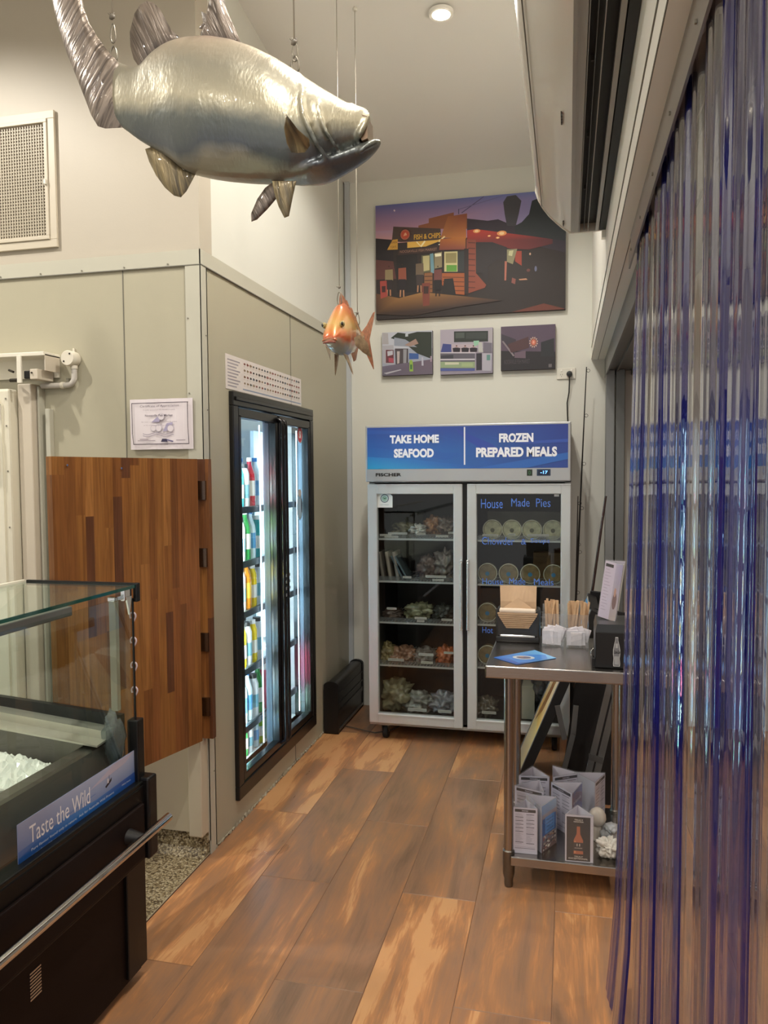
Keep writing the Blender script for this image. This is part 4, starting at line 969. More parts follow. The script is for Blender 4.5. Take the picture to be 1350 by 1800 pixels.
for k in range(9): A.poly(P((668, 350+k*38), (715, 352+k*38), (715, 358+k*38), (668, 357+k*38)), '#5d2a22')
A.poly(P((790, 470), (830, 400), (920, 400), (920, 460)), '#b04a30').poly(P((985, 410), (1030, 410), (1030, 510), (985, 480)), '#a04030')
for k in range(3): A.poly(P((820, 415+k*18), (918, 412+k*18), (918, 417+k*18), (816, 421+k*18)), '#6f2d22')
A.poly(P((930, 400), (1000, 395), (970, 500), (920, 480)), '#8f8a6a').poly(P((945, 410), (975, 405), (965, 445), (940, 440)), '#c8c49a')
A.poly(P((915, 480), (930, 480), (925, 610), (913, 610)), '#b06a58')
c_ = pp(A, 1125, 530, S); A.ell(c_[0], c_[1], .008, .018, '#6a6f8c'); c_ = pp(A, 1075, 540, S); A.ell(c_[0], c_[1], .012, .010, '#6a3f3a'); c_ = pp(A, 1087, 430, S); A.ell(c_[0], c_[1], .006, .008, '#c9a48a')
A.poly(P((1010, 600), (1060, 595), (1070, 605), (1015, 608)), '#c08a6a').poly(P((965, 590), (990, 600), (985, 635), (960, 625)), '#8a5048')
A.poly(P((720, 350), (830, 350), (930, 385), (930, 480), (860, 470), (800, 520), (800, 640), (760, 560), (720, 560)), '#2a2326')
A.poly(P((40, 470), (160, 480), (180, 600), (40, 605)), '#5a3430')
A.poly(P((180, 440), (320, 430), (340, 690), (185, 690)), '#1b1718')
A.poly(P((160, 245), (480, 258), (485, 335), (210, 350), (150, 340)), '#4a3a34').poly(P((155, 335), (190, 330), (190, 400), (118, 403)), '#c8963c').poly(P((190, 410), (465, 370), (465, 415), (192, 440)), '#3a2826')
A.poly(P((255, 350), (465, 335), (520, 310), (470, 345), (380, 380), (255, 390)), '#e0b050').poly(P((320, 345), (345, 375), (370, 340), (380, 345), (350, 385), (315, 350)), '#f2e6b8').poly(P((465, 365), (520, 350), (525, 358), (468, 370)), '#f4efd0').poly(P((465, 345), (505, 308), (512, 314), (470, 352)), '#f0dca0')
A.poly(P((480, 330), (650, 315), (650, 400), (470, 405)), '', ['#b06430', '#c07830', '#8a4a3a', '#7a4038'])
c_ = pp(A, 240, 300, S)
for k in range(12):
    a_ = k*PI/6; A.poly([(c_[0]+.030*math.cos(a_-.12), c_[1]+.030*math.sin(a_-.12)), (c_[0]+.048*math.cos(a_-.10), c_[1]+.048*math.sin(a_-.10)), (c_[0]+.048*math.cos(a_+.10), c_[1]+.048*math.sin(a_+.10)), (c_[0]+.030*math.cos(a_+.12), c_[1]+.030*math.sin(a_+.12))], '#4a3028')
A.ell(c_[0], c_[1], .039, .041, '#3f2a26', 24).ell(c_[0], c_[1], .033, .035, '#a8604a', 24).ell(c_[0], c_[1], .026, .028, '#b5482e', 24).poly([(c_[0]-.012, c_[1]-.01), (c_[0]+.014, c_[1]-.004), (c_[0]+.006, c_[1]+.014), (c_[0]-.004, c_[1]+.01)], '#d9a07a')
a = pp(A, 300, 335, S); b = pp(A, 480, 285, S); A.text('FISH & CHIPS', a[0], a[1], b[0], b[1], '#d9a83c', .02)
a = pp(A, 205, 425, S); b = pp(A, 455, 388, S); A.text('NOOSAVILLE FISH MARKET', a[0], a[1], b[0], b[1], '#9a7460', .0)
a = pp(A, 145, 360, S); b = pp(A, 185, 345, S); A.text('OPEN', a[0], a[1], b[0], b[1], '#6a3a20'); a = pp(A, 138, 392, S); b = pp(A, 180, 374, S); A.text('7 DAYS', a[0], a[1], b[0], b[1], '#6a3a20')
A.poly(P((350, 440), (440, 430), (440, 550), (350, 560)), '#5c5a40').poly(P((360, 445), (405, 440), (405, 540), (362, 548)), '#b7ae7e').poly(P((408, 430), (430, 425), (438, 560), (415, 560)), '#6d96a4')
A.poly(P((440, 425), (490, 415), (490, 520), (440, 530)), '#8c8062').poly(P((505, 415), (595, 412), (595, 550), (505, 550)), '#c9c08c').poly(P((515, 425), (588, 422), (588, 490), (515, 492)), '#948a5c').poly(P((520, 505), (590, 505), (590, 548), (520, 548)), '#5f9a3c').poly(P((440, 430), (485, 425), (485, 445), (445, 450)), '#efe9c9')
A.poly(P((595, 415), (645, 410), (645, 550), (595, 550)), '#2f3436').poly(P((640, 395), (670, 395), (670, 705), (640, 705)), '#2a1c1c')
A.poly(P((490, 560), (642, 560), (642, 708), (560, 700), (490, 640)), '#a0562e')
for k in range(4): A.poly(P((495, 585+k*30), (640, 588+k*30), (640, 593+k*30), (495, 590+k*30)), '#5d301e')
A.poly(P((505, 600), (565, 595), (585, 712), (490, 705)), '#1c1818').poly(P((370, 560), (425, 555), (425, 690), (370, 690)), '#8a5a38')
for k in range(4): A.poly(P((372, 580+k*28), (424, 578+k*28), (424, 584+k*28), (372, 586+k*28)), '#4f3222')
A.poly(P((40, 700), (200, 730), (360, 690), (660, 720), (900, 745), (600, 790), (300, 850), (42, 840)), '', ['#5a3a26', '#8a6238', '#9a7040', '#6a4a30', '#3a2a26', '#352624', '#33241f', '#3a2820'])
A.poly(P((960, 830), (1180, 765), (1320, 800), (1320, 815)), '#6a3428')
for (u_, v0_, v1_, sh, pt) in ((130, 505, 715, '#8a7a58', '#2a2224'), (220, 490, 722, '#8a4a38', '#201a20'), (338, 460, 690, '#6a5a48', '#3a3030'), (462, 505, 718, '#6f3f3c', '#191417')):
    hh = v1_-v0_; c_ = pp(A, u_, v0_+hh*.05, S); A.ell(c_[0], c_[1], .0042, .0055, '#3a2418', 10)
    w_ = 26; A.poly(P((u_-w_, v0_+hh*.16), (u_+w_, v0_+hh*.14), (u_+w_*1.1, v0_+hh*.5), (u_-w_, v0_+hh*.5)), sh).poly(P((u_-w_*.9, v0_+hh*.48), (u_+w_*.95, v0_+hh*.48), (u_+w_*.8, v0_+hh*.80), (u_-w_*.8, v0_+hh*.80)), pt)
    for s in (-1, 1): A.poly(P((u_+s*10-5, v0_+hh*.8), (u_+s*10+5, v0_+hh*.8), (u_+s*12+4, v1_), (u_+s*12-5, v1_)), '#a87858' if u_ < 400 else '#241a1a')
A.poly(P((70, 615), (115, 612), (120, 720), (75, 735)), '#9a4038').poly(P((82, 650), (108, 648), (108, 690), (84, 692)), '#3a1c1c').poly(P((355, 630), (410, 625), (405, 780), (362, 785)), '#7a3c30').poly(P((365, 650), (400, 650), (398, 700), (366, 700)), '#3a2220')
A.build('print', r, printmat('canvas_print', .55))

# small pictures
S2 = (660, 565, 330/1350)
def PS(A, W_, H_, *pts): return [(min(max(pp(A, u_, v_, S2)[0], 0), W_), min(max(pp(A, u_, v_, S2)[1], 0), H_)) for u_, v_ in pts]
r, A, Wp, Hp = canvas('wall_picture', 'small daytime photo canvas of the shop corner with a green bollard, left of three', (671.5, 585), (760, 657.5))
Q = lambda *p: PS(A, Wp, Hp, *p)
A.poly([(0, 0), (Wp, 0), (Wp, Hp), (0, Hp)], '#9aa0b0').poly([(0, Hp*.6), (Wp, Hp*.6), (Wp, Hp), (0, Hp)], '#b9bcc8')
A.poly(Q((110, 120), (160, 80), (240, 90), (300, 75), (405, 75), (405, 270), (300, 230), (200, 150)), '#2c342c').poly(Q((215, 90), (235, 85), (235, 108), (215, 110)), '#b9c0c8')
A.poly(Q((50, 175), (130, 170), (135, 315), (55, 300)), '#a9a7b0').poly(Q((135, 115), (215, 130), (300, 185), (135, 175)), '#8f95a4').poly(Q((75, 205), (130, 205), (132, 300), (75, 298)), '#66333c').poly(Q((85, 215), (125, 210), (125, 240), (88, 250)), '#b9b9c2').poly(Q((95, 262), (130, 265), (130, 298), (95, 292)), '#a84a5a')
A.poly(Q((140, 195), (235, 195), (235, 300), (145, 310)), '#4a4348').poly(Q((155, 215), (175, 215), (172, 300), (157, 305)), '#b4a8a8').poly(Q((200, 200), (225, 200), (222, 300), (200, 300)), '#8f8f96').poly(Q((242, 228), (310, 232), (310, 270), (242, 272)), '#3a5a98')
A.poly(Q((210, 170), (290, 125), (310, 160), (250, 180)), '#a08478').poly(Q((50, 60), (90, 85), (95, 165), (50, 165)), '#a8a4a8')
A.poly([(0, 0), (Wp, 0), (Wp, Hp*.34), (0, Hp*.22)], '', ['#5f5a6a', '#6a6070', '#6a5a6a', '#6a6478']).poly(Q((60, 372), (180, 345), (188, 350), (80, 380)), '#b0aeb8')
A.poly(Q((245, 285), (255, 275), (268, 285), (272, 360), (245, 360)), '#8fb04a').poly(Q((250, 310), (264, 310), (264, 345), (250, 345)), '#3a6a3a').poly(Q((332, 258), (344, 258), (346, 318), (332, 318)), '#b4b2c0').poly(Q((395, 250), (405, 250), (405, 290), (395, 290)), '#a08a98')
A.build('print', r, printmat('canvas_print', .55))
r, A, Wp, Hp = canvas('wall_picture', 'small photo canvas of staff behind a fish counter, middle of three', (774, 580), (866, 655.5))
A.poly([(0, 0), (Wp, 0), (Wp, Hp), (0, Hp)], '#8f8898').poly([(0, Hp*.55), (Wp, Hp*.55), (Wp, Hp), (0, Hp)], '#a8a0ae')
A.poly(Q((565, 72), (810, 68), (810, 145), (565, 150)), '#29302e').poly(Q((575, 82), (640, 80), (640, 120), (575, 122)), '#4a524e').poly(Q((650, 82), (800, 78), (800, 125), (650, 125)), '#3a403e').poly(Q((815, 60), (840, 60), (840, 220), (815, 220)), '#a8a2a8')
A.poly(Q((485, 160), (545, 165), (545, 220), (470, 222)), '#3c4684').poly(Q((550, 165), (730, 165), (730, 222), (550, 222)), '#b6a6b0')
for cx in (583, 645, 705): c_ = pp(A, cx, 180, S2); A.ell(c_[0], c_[1], .0052, .0062, '#c09080', 10).ell(c_[0], c_[1]+.004, .0058, .004, '#3a2824', 10).poly(Q((cx-28, 192), (cx-8, 188), (cx+8, 188), (cx+28, 192), (cx+24, 220), (cx-24, 220)), '#221c28')
A.poly(Q((705, 140), (745, 138), (745, 165), (710, 180)), '#8fbfa4').poly(Q((740, 150), (765, 150), (775, 222), (740, 222)), '#b8b8b4').poly(Q((775, 150), (838, 155), (838, 225), (775, 225)), '#6f6a78')
A.poly(Q((465, 228), (715, 225), (715, 350), (462, 350)), '#5e5a66').poly(Q((470, 245), (560, 240), (560, 268), (470, 270)), '#3a3a44').poly(Q((465, 290), (715, 290), (715, 335), (465, 335)), '#8fa07e').poly(Q((500, 295), (600, 295), (600, 310), (500, 312)), '#c8c8b0').poly(Q((620, 300), (700, 300), (700, 325), (620, 325)), '#a0b084').poly(Q((465, 338), (715, 338), (715, 355), (465, 357)), '#4f5a98').poly(Q((465, 222), (720, 222), (720, 230), (465, 230)), '#c0bcc6').poly(Q((465, 270), (715, 268), (715, 278), (465, 280)), '#c6c2cc')
A.poly(Q((725, 230), (765, 228), (765, 350), (725, 352)), '#2c2a34').poly(Q((768, 228), (838, 230), (832, 358), (768, 355)), '#aaa7b4').poly(Q((800, 240), (825, 240), (825, 280), (800, 280)), '#5f8a84')
A.build('print', r, printmat('canvas_print', .55))
r, A, Wp, Hp = canvas('wall_picture', 'small dusk photo canvas of a lit round ship wheel sign, right of three', (880.5, 574.5), (976, 648))
A.poly([(0, 0), (Wp, 0), (Wp, Hp), (0, Hp)], '#57485a').poly([(0, 0), (Wp, 0), (Wp, Hp*.38), (0, Hp*.45)], '#252228')
A.poly(Q((905, 90), (1010, 130), (1010, 220), (990, 240), (905, 130)), '#3a3440').poly(Q((910, 145), (920, 140), (1000, 245), (990, 252)), '#857a80').poly(Q((1190, 150), (1285, 120), (1285, 250), (1190, 250)), '#26282e').poly(Q((1000, 225), (1080, 210), (1080, 265), (1000, 262)), '#6a5866')
A.poly(Q((950, 165), (1100, 110), (1105, 190), (975, 225)), '#4f3438')
a = pp(A, 985, 215, S2); b = pp(A, 1095, 150, S2)
c_ = pp(A, 1137, 150, S2)
for k in range(12): a_ = k*PI/6+.2; A.poly([(c_[0]+.018*math.cos(a_-.14), c_[1]+.022*math.sin(a_-.14)), (c_[0]+.029*math.cos(a_-.12), c_[1]+.036*math.sin(a_-.12)), (c_[0]+.029*math.cos(a_+.12), c_[1]+.036*math.sin(a_+.12)), (c_[0]+.018*math.cos(a_+.14), c_[1]+.022*math.sin(a_+.14))], '#c8a89a')
A.ell(c_[0], c_[1], .0225, .027, '#c49a8c', 24).ell(c_[0], c_[1], .0200, .0245, '#3a2a2c', 24).ell(c_[0], c_[1], .0165, .0205, '#c8705a', 24).ell(c_[0], c_[1], .006, .010, '#e0a08a', 12)
a = pp(A, 925, 308, S2); b = pp(A, 1110, 270, S2); A.text('NOOSAVILLE FISH MARKET', a[0], a[1], b[0], b[1], '#4a4048')
a = pp(A, 1245, 330, S2); b = pp(A, 1268, 305, S2); A.rect(a[0], a[1], b[0], b[1], '#6a6468')
A.build('print', r, printmat('canvas_print', .55))

# ------------------------------------------------------------------ black unit on the floor left of the freezer
pb = MB(); pr_ = [(428, 1502), (438, 1494), (455, 1492), (470, 1498), (490, 1492), (503, 1484), (511, 1487), (506, 1494), (496, 1500), (480, 1504), (462, 1503), (444, 1506)]
pb.prism([atZ(x, y, .0006) for x, y in pr_], (0, 0, .0012))
setp(pb.build('water_puddle', sheer('water', (.97, .97, .97), .01, 1.33, bump=.3)), 'small shiny water puddle on the tiles near the glass cooler', 'puddle')
r = thing('floor_air_unit', 'black long floor unit with rounded top, lying between the cool room wall and the freezer', 'air unit', (-1.48, 4.9, 0))
def caps(x0, x1, z0, z1, y): # profile with round top
    rr = (x1-x0)/2; pts = [(x0, y, z0), (x1, y, z0)]
    for k in range(13): a = PI*k/12; pts.append(((x0+x1)/2+rr*math.cos(a), y, z1-rr*.55+rr*.55*math.sin(a)))
    return pts
MB().prism(caps(-1.522, -1.425, .006, .342, 4.66), (0, .022, 0)).build('end_cap', BLACK, r, smooth=40)
MB().prism(caps(-1.522, -1.425, .006, .342, 5.268), (0, .022, 0)).build('end_cap', BLACK, r, smooth=40)
MB().prism(caps(-1.518, -1.432, .02, .335, 4.68), (0, .59, 0)).box(-1.434, -1.428, 4.68, 5.27, .255, .262).box(-1.436, -1.427, 4.68, 5.27, .19, .20).box(-1.436, -1.427, 4.68, 5.27, .12, .15).build('shell', mat('dark_shell', '#2a2826', .3, .5), r, smooth=40)
MB().box(-1.436, -1.424, 4.68, 5.27, .018, .032).build('bottom_rail', mat('rail_grey', '#7d7b78', .3, .8), r)
o = MB().tube([(-1.42, 4.80, .012), (-1.35, 4.78, .010), (-1.27, 4.73, .016), (-1.20, 4.72, .010), (-1.12, 4.78, .008), (-1.05, 4.95, .008)], .004, 8).build('power_cord', mat('cord_grey', '#5a5046', .6), r, smooth=180)

# ------------------------------------------------------------------ fishing rods in the corner
def rod(pts_px, Y, r0, r1, lab, col, guides):
    a = atY(*pts_px[0], Y-.02); b = atY(*pts_px[1], Y)
    d = b-a; k = -a.z/d.z if abs(d.z) > 1e-6 else 0; foot = Vector((a.x-(a.x-b.x)/(a.z-b.z)*a.z, a.y+.0, 0.0))
    t = thing('fishing_rod', lab, 'fishing rod', foot)
    MB().tube([foot, foot.lerp(a, .35), a], [r0, (r0+r1)/1.7, r1], 8).build('blank', mat('rod_'+col, col, .3), t, smooth=60)
    MB().tube([foot, foot.lerp(a, .2)], r0*1.6, 10).build('grip', RUBBER, t, smooth=60)
    g = MB()
    for q in guides:
        c = foot.lerp(a, q); g.tube([c+Vector((.012+.010*math.cos(k*PI/6), 0, .010*math.sin(k*PI/6))) for k in range(12)], .0014, 5, True).tube([c, c+Vector((.010, 0, -.012))], .0012, 5)
    g.build('line_guide', mat('guide_steel', '#3a3835', .3, .8), t)
    return t
rod(((1031, 645), (1012, 1060)), 5.05, .009, .003, 'tall thin dark fishing rod leaning in the back right corner', '#1a1614', (.5, .62, .74, .87, .99))
rod(((1016, 872), (1012, 1060)), 5.0, .008, .003, 'short thin fishing rod standing close beside the freezer side', '#2a2421', (.6, .8, .97))
rod(((1065, 872), (1040, 1045)), 4.5, .010, .0065, 'thick brown fishing rod leaning towards the grey door posts', '#2e1a14', ())
p = atY(1045, 1052, 4.45)
o = MB().box(-.030, .030, -.006, .006, -.05, .05, bev=.005, mx=Matrix.Translation((p.x, 4.40, p.z)) @ Matrix.Rotation(.12, 4, 'Y')).tube([(p.x-.01, 4.40, p.z-.05), (p.x-.16, 4.40, .01)], .009, 8).build('dustpan_handle', BLACK)
setp(o, 'black paddle-ended handle standing behind the bench, below the thick fishing rod', 'tool handle')
p = atY(1006, 1052, 4.4)

# ================================================================== STEEL BENCH
TX0, TX1, TY0, TY1, TZ = -.315, .262, 3.012, 3.62, .917
r = thing('steel_bench', 'stainless steel work bench with lower shelf at the curtain end', 'bench', (-.05, 3.3, 0))
MB().box(TX0, TX1, TY0, TY1, TZ-.050, TZ, bev=.006, seg=3).build('bench_top', STEEL, r)
LG = [(-.225, 3.075), (.216, 3.075), (-.225, 3.555), (.216, 3.555)]
for (x, y) in LG:
    g = MB().tube([(x, y, .10), (x, y, TZ-.05)], .0195, 20).build('leg', STEEL, r, smooth=40)
    MB().lathe([(.001, 0), (.016, .002), (.018, .012), (.018, .035), (.022, .045), (.022, .050), (.024, .055), (.0245, .12), (.0245, .150), (.0205, .155)], (x, y, 0), 20).build('foot', mat('foot_steel', '#77736c', .3, 1), g, smooth=35)
MB().box(-.215, .232, 3.040, 3.59, .102, .140, bev=.004).build('lower_shelf', STEEL, r)

# napkin dispenser
nx0, nx1, ny = -.312, -.118, 3.455
r = thing('napkin_dispenser', 'black napkin dispenser with brown paper napkins on the steel bench', 'napkin dispenser', ((nx0+nx1)/2, ny+.05, TZ))
MB().box(nx0, nx1, ny+.012, ny+.13, TZ, TZ+.145, bev=.012, seg=3).build('housing', mat('dispenser_black', '#171615', .3), r, smooth=40)
fr = MB()
fr.box(nx0, nx0+.012, ny-.002, ny+.02, TZ, TZ+.15, bev=.004).box(nx1-.012, nx1, ny-.002, ny+.02, TZ, TZ+.15, bev=.004).box(nx0, nx1, ny-.004, ny+.02, TZ, TZ+.028, bev=.006)
fr.prism([(nx0+.01, ny-.001, TZ+.13), (nx0+.05, ny-.001, TZ+.122), (nx0+.066, ny-.001, TZ+.062), (nx1-.066, ny-.001, TZ+.062), (nx1-.05, ny-.001, TZ+.122), (nx1-.01, ny-.001, TZ+.13), (nx1-.01, ny-.001, TZ+.03), (nx0+.01, ny-.001, TZ+.03)], (0, .008, 0))
fr.build('face_plate', mat('dispenser_face', '#2b2a29', .25), r, smooth=35)
MB().box(nx0+.02, nx1-.02, ny-.006, ny-.003, TZ+.026, TZ+.034, bev=.0012).build('chrome_trim', CHROME, r)
o = thing('paper_napkins', 'stack of brown paper napkins in the black dispenser, one sheet standing up', 'napkins', ((nx0+nx1)/2, ny, TZ+.06))
NAP = mat('brown_napkin', '#c9a987', .75, var=.06, vscale=20)
n = MB()
for k in range(8): z = TZ+.064+k*.0088; h = .05+.0055*k if k < 7 else .086; n.prism([((nx0+nx1)/2-h, ny-.004-.0008*k, z), ((nx0+nx1)/2+h, ny-.004-.0008*k, z+.001), ((nx0+nx1)/2+h+.003, ny-.007-.0006*k, z+.0078), ((nx0+nx1)/2-h-.003, ny-.007-.0006*k, z+.0072)], (0, .02, 0))
n.build('folded_stack', NAP, o)
MB().lathe([(.001, -.082), (.012, -.078), (.013, 0), (.012, .078), (.001, .082)], ((nx0+nx1)/2, ny+.002, TZ+.142), 14, 'X').build('roll_edge', mat('napkin_light', '#dbc9b4', .6), o, smooth=60)
c0 = (nx0+nx1)/2; sh = MB(); rings = []
for i in range(11):
    u_ = i/10; x = nx0+.018+.160*u_; yb = ny+.035; fold = .010*math.exp(-((u_-.5)/.18)**2)
    rings.append([(x, yb-fold, TZ+.143), (x, yb-fold*.8, TZ+.18), (x-.001+(.002 if i > 5 else -.002), yb+.012, TZ+.250), (x, yb+.0135, TZ+.250), (x, yb+.002, TZ+.18), (x, yb+.002, TZ+.143)])
sh.loft(rings).build('top_sheet', NAP, o)
MB().prism([(c0-.07, ny+.018, TZ+.148), (c0+.07, ny+.018, TZ+.148), (c0+.0, ny+.026, TZ+.198)], (0, .003, 0)).build('folded_point', NAP, o)

# clear cups with wooden sticks and sugar sachets
SACH = mat('sachet_paper', '#dcd6da', .6, var=.12, vscale=60)
def cup(x0, y0, lab):
    t = thing('clear_cup', lab, 'container', (x0+.048, y0+.04, TZ), 'clear holders on the steel bench')
    w, d, h = .094, .085, .175
    m_ = MB()
    m_.box(x0, x0+w, y0, y0+.002, TZ, TZ+.075, bev=.0008).box(x0, x0+.002, y0, y0+d, TZ, TZ+h*.8).box(x0+w-.002, x0+w, y0, y0+d, TZ, TZ+h*.8).box(x0, x0+w, y0+d-.002, y0+d, TZ, TZ+h).box(x0, x0+w, y0+.03, y0+.032, TZ, TZ+h*.8).box(x0, x0+w, y0, y0+d, TZ, TZ+.002)
    m_.build('walls', ACRYL, t)
    return t
cups = [(-.106, 3.40), (-.002, 3.395)]
stk = MB().box(-.005, .005, -.0007, .0007, 0, .185, bev=.0006).build('wooden_stick', mat('birch', '#d0aa82', .6, var=.12, vscale=40), local=True)
sac = MB().box(-.024, .024, -.0022, .0022, 0, .058, bev=.001).build('sugar_sachet', SACH, local=True)
fs = fa = True
for ci, (cx, cy) in enumerate(cups):
    cup(cx, cy, ('left' if ci == 0 else 'right')+' clear plastic holder of wooden sticks and sachets on the steel bench')
    side = 'left' if ci == 0 else 'right'
    for k in range(16 if ci == 0 else 22):
        x = cx+.014+random.random()*.066; y = cy+.040+random.random()*.038
        tilt = (cx+.047-x)*random.uniform(-3, 6)+random.uniform(-.10, .10); tilt = max(-.30, min(.30, tilt))
        xt = x+math.tan(tilt)*.18
        if xt < cx-.004 or xt > cx+.098: tilt *= .3
        o = stk if fs else stk.copy()
        if not fs: C.objects.link(o)
        fs = False
        o.location = (x, y, TZ+.004+random.random()*.012); o.rotation_euler = (random.uniform(-.05, .05), tilt, random.uniform(-.6, .6))
        setp(o, 'thin wooden stir stick standing in the %s clear holder' % side, 'stir stick', 'wooden sticks in the %s holder' % side)
    for k in range(10):
        x = cx+.026+.042*((k*.37) % 1); y = cy+.006+(k//2)*.0048
        o = sac if fa else sac.copy()
        if not fa: C.objects.link(o)
        fa = False
        o.location = (x, y, TZ+.004+(.022 if k > 3 else 0)+random.random()*.012); o.rotation_euler = (random.uniform(-.1, .1), random.uniform(-.6, .6) if k > 3 else random.uniform(-.08, .08), random.uniform(-.1, .1))
        setp(o, 'white paper sugar sachet in the front of the %s clear holder' % side, 'sugar sachet', 'sugar sachets in the %s holder' % side)

# blue flyer lying on the bench
q = [atZ(868, 1156, TZ+.001), atZ(909, 1168.5, TZ+.001), atZ(978, 1157, TZ+.001), atZ(940, 1143, TZ+.001)]
r = thing('flyer', 'blue printed flyer lying flat on the front of the steel bench', 'flyer', (q[0]+q[2])/2)
MB().prism([q[0], q[1], q[2], q[3]], (0, 0, .0008)).build('sheet', mat('flyer_blue', '#4b86cf', .35), r)
A = Art((q[0].x, q[0].y, TZ+.0019), (1, 0, 0), (0, 1, 0)); o_ = q[0]
L_ = lambda s, t_: tuple(((q[0]*(1-s)+q[1]*s)*(1-t_)+(q[3]*(1-s)+q[2]*s)*t_-o_).to_2d())
A.poly([L_(0, 0), L_(1, 0), L_(1, 1), L_(0, 1)], '', ['#3a6fc8', '#2450a8', '#7fc0ee', '#6fb0e6'])
A.poly([L_(.2, .2), L_(.9, .1), L_(.95, .8), L_(.6, .95), L_(.3, .7)], '#4c8ddb')
cc = L_(.5, .45); A.ell(cc[0], cc[1], .045, .032, '#c9d2da', 20).ell(cc[0], cc[1], .030, .020, '#6b6f88', 20).ell(cc[0]-.01, cc[1]+.006, .012, .008, '#b08a80', 12)
A.build('print', r, printmat('glossy_print', .3, .3))

# black dispenser box with the white bottle drawing
bx0, bx1, by0, by1 = .108, .235, 3.062, 3.27
r = thing('black_dispenser', 'black box dispenser with a white cola bottle drawing at the bench edge', 'dispenser', (.16, 3.15, TZ))
MB().box(bx0, bx1, by0, by1, TZ+.002, TZ+.142, bev=.003).build('box', mat('box_black', '#0c0c0c', .35), r)
MB().prism([(bx0, by0, TZ+.142), (bx0+.006, by0+.004, TZ+.172), (bx0+.006, by1, TZ+.172), (bx0, by1, TZ+.142)], (.125, 0, 0)).build('lid', mat('lid_grey', '#3a3b3c', .3, .4), r)
MB().tube([(bx0-.004, 3.10, TZ+.035), (bx0-.014, 3.09, TZ+.045), (bx0-.015, 3.09, TZ+.060), (bx0-.006, 3.10, TZ+.068)], .0022, 8).build('wire_lever', CHROME, r, smooth=60)
MB().box(bx0-.012, bx0+.002, 3.08, 3.26, TZ, TZ+.035, bev=.003).build('side_tray', BLACK, r)
A = Art((bx0, by0-.0005, TZ), (1, 0, 0), (0, 0, 1)); bxc = A.px(1084, 1140)[0]
prof = [(.0, .010), (.0095, .010), (.0105, .02), (.009, .04), (.0105, .055), (.0105, .072), (.0078, .09), (.0045, .108), (.0042, .120), (0, .120)]
A.poly([(bxc+x*1.25, z*1.04) for x, z in prof]+[(bxc-x*1.25, z*1.04) for x, z in prof[::-1]], '#c9c9c7')
A.poly([(bxc+x*1.05, z*1.0+.002) for x, z in prof]+[(bxc-x*1.05, z*1.0+.002) for x, z in prof[::-1]], '#77777a')
for dx in (-.006, -.002, .002, .006): A.rect(bxc+dx-.0007, .018, bxc+dx+.0007, .050, '#d0d0ce'); A.rect(bxc+dx*.6-.0006, .082, bxc+dx*.6+.0006, .10, '#c8c8c6')
A.text('Coca-Cola', bxc-.0115, .060, bxc+.0115, .073, '#1a1a1a', .03, skew=.2)
A.build('bottle_drawing', r)

# tall menu stand leaning on the dispenser
def prism_stand(name, s, h, faces, th=.0016, lab=None):
    """triangular acrylic stand, local coordinates, one corner at the back"""
    t = thing(name, 'x', 'menu stand')
    P3 = [Vector((-s/2, -.289*s, 0)), Vector((s/2, -.289*s, 0)), Vector((0, s*.577, 0))]
    m_ = MB(); Pm = MB()
    for i in range(3):
        a, b = P3[i], P3[(i+1) % 3]; e = (b-a).normalized(); nn = Vector((e.y, -e.x, 0))
        m_.prism([a+nn*th, b+nn*th, b, a], (0, 0, h))
        Pm.prism([a+e*.002-nn*.0004, b-e*.002-nn*.0004, b-e*.002-nn*.0012, a+e*.002-nn*.0012], (0, 0, h-.004))
    m_.build('acrylic_sleeve', ACRYL, t, local=True); Pm.build('paper_insert', mat('insert_paper', '#c9c4cc', .6), t, local=True)
    for i, f in enumerate(faces):
        if f is None: continue
        a, b = P3[i], P3[(i+1) % 3]; e = (b-a).normalized(); nn = Vector((e.y, -e.x, 0))
        A = Art(a+nn*.0002+e*.002, e, (0, 0, 1), .00016); f(A, (b-a).length-.004, h-.005); A.build('print', t, local=True)
    return t
def f_menu(A, w, h):
    A.rect(0, 0, w, h, '#c9c4d0').rect(w*.06, h*.91, w*.94, h*.975, '#17151a').text('DRINKS', w*.36, h*.928, w*.62, h*.955, '#c9c4d0', .02)
    rn = random.Random(5)
    for c, (xa, xb) in enumerate(((.08, .44), (.54, .92))):
        y = .87
        while y > .20:
            if rn.random() < .16: A.rect(w*xa, h*(y-.012), w*(xa+.34), h*y, '#2c2930'); y -= .035
            else: A.rect(w*xa, h*(y-.006), w*(xa+rn.uniform(.16, .34)), h*y, '#918c98'); y -= .022
    A.rect(w*.06, h*.11, w*.92, h*.12, '#4a4650').rect(w*.06, h*.145, w*.9, h*.15, '#918c98')
def f_food(A, w, h):
    A.poly([(0, 0), (w, 0), (w, h), (0, h)], '', ['#6a4038', '#7a4c40', '#a9c0dc', '#8fb0dc'])
    A.rect(0, h*.62, w, h*.80, '', ['#8a7478', '#8a6a60', '#b0a4ac', '#a8a0ac'])
    A.rect(w*.05, h*.34, w*.95, h*.70, '#2a5a9c').rect(w*.22, h*.36, w*.84, h*.72, '#4f8fd2')
    for k, t_ in enumerate(('Platters', 'available', 'please ask', 'our staff')): A.text(t_, w*.30, h*(.63-k*.075), w*.76, h*(.665-k*.075), '#14305e', .01)
    rn = random.Random(8)
    for k in range(46): A.ell(w*rn.uniform(.06, .94), h*rn.uniform(.03, .33), w*rn.uniform(.03, .08), h*rn.uniform(.012, .03), rn.choice(['#9a4038', '#d9c9b8', '#5a2a28', '#b8a08c', '#e6ddd0', '#3a2a28', '#a86a50']), 9)
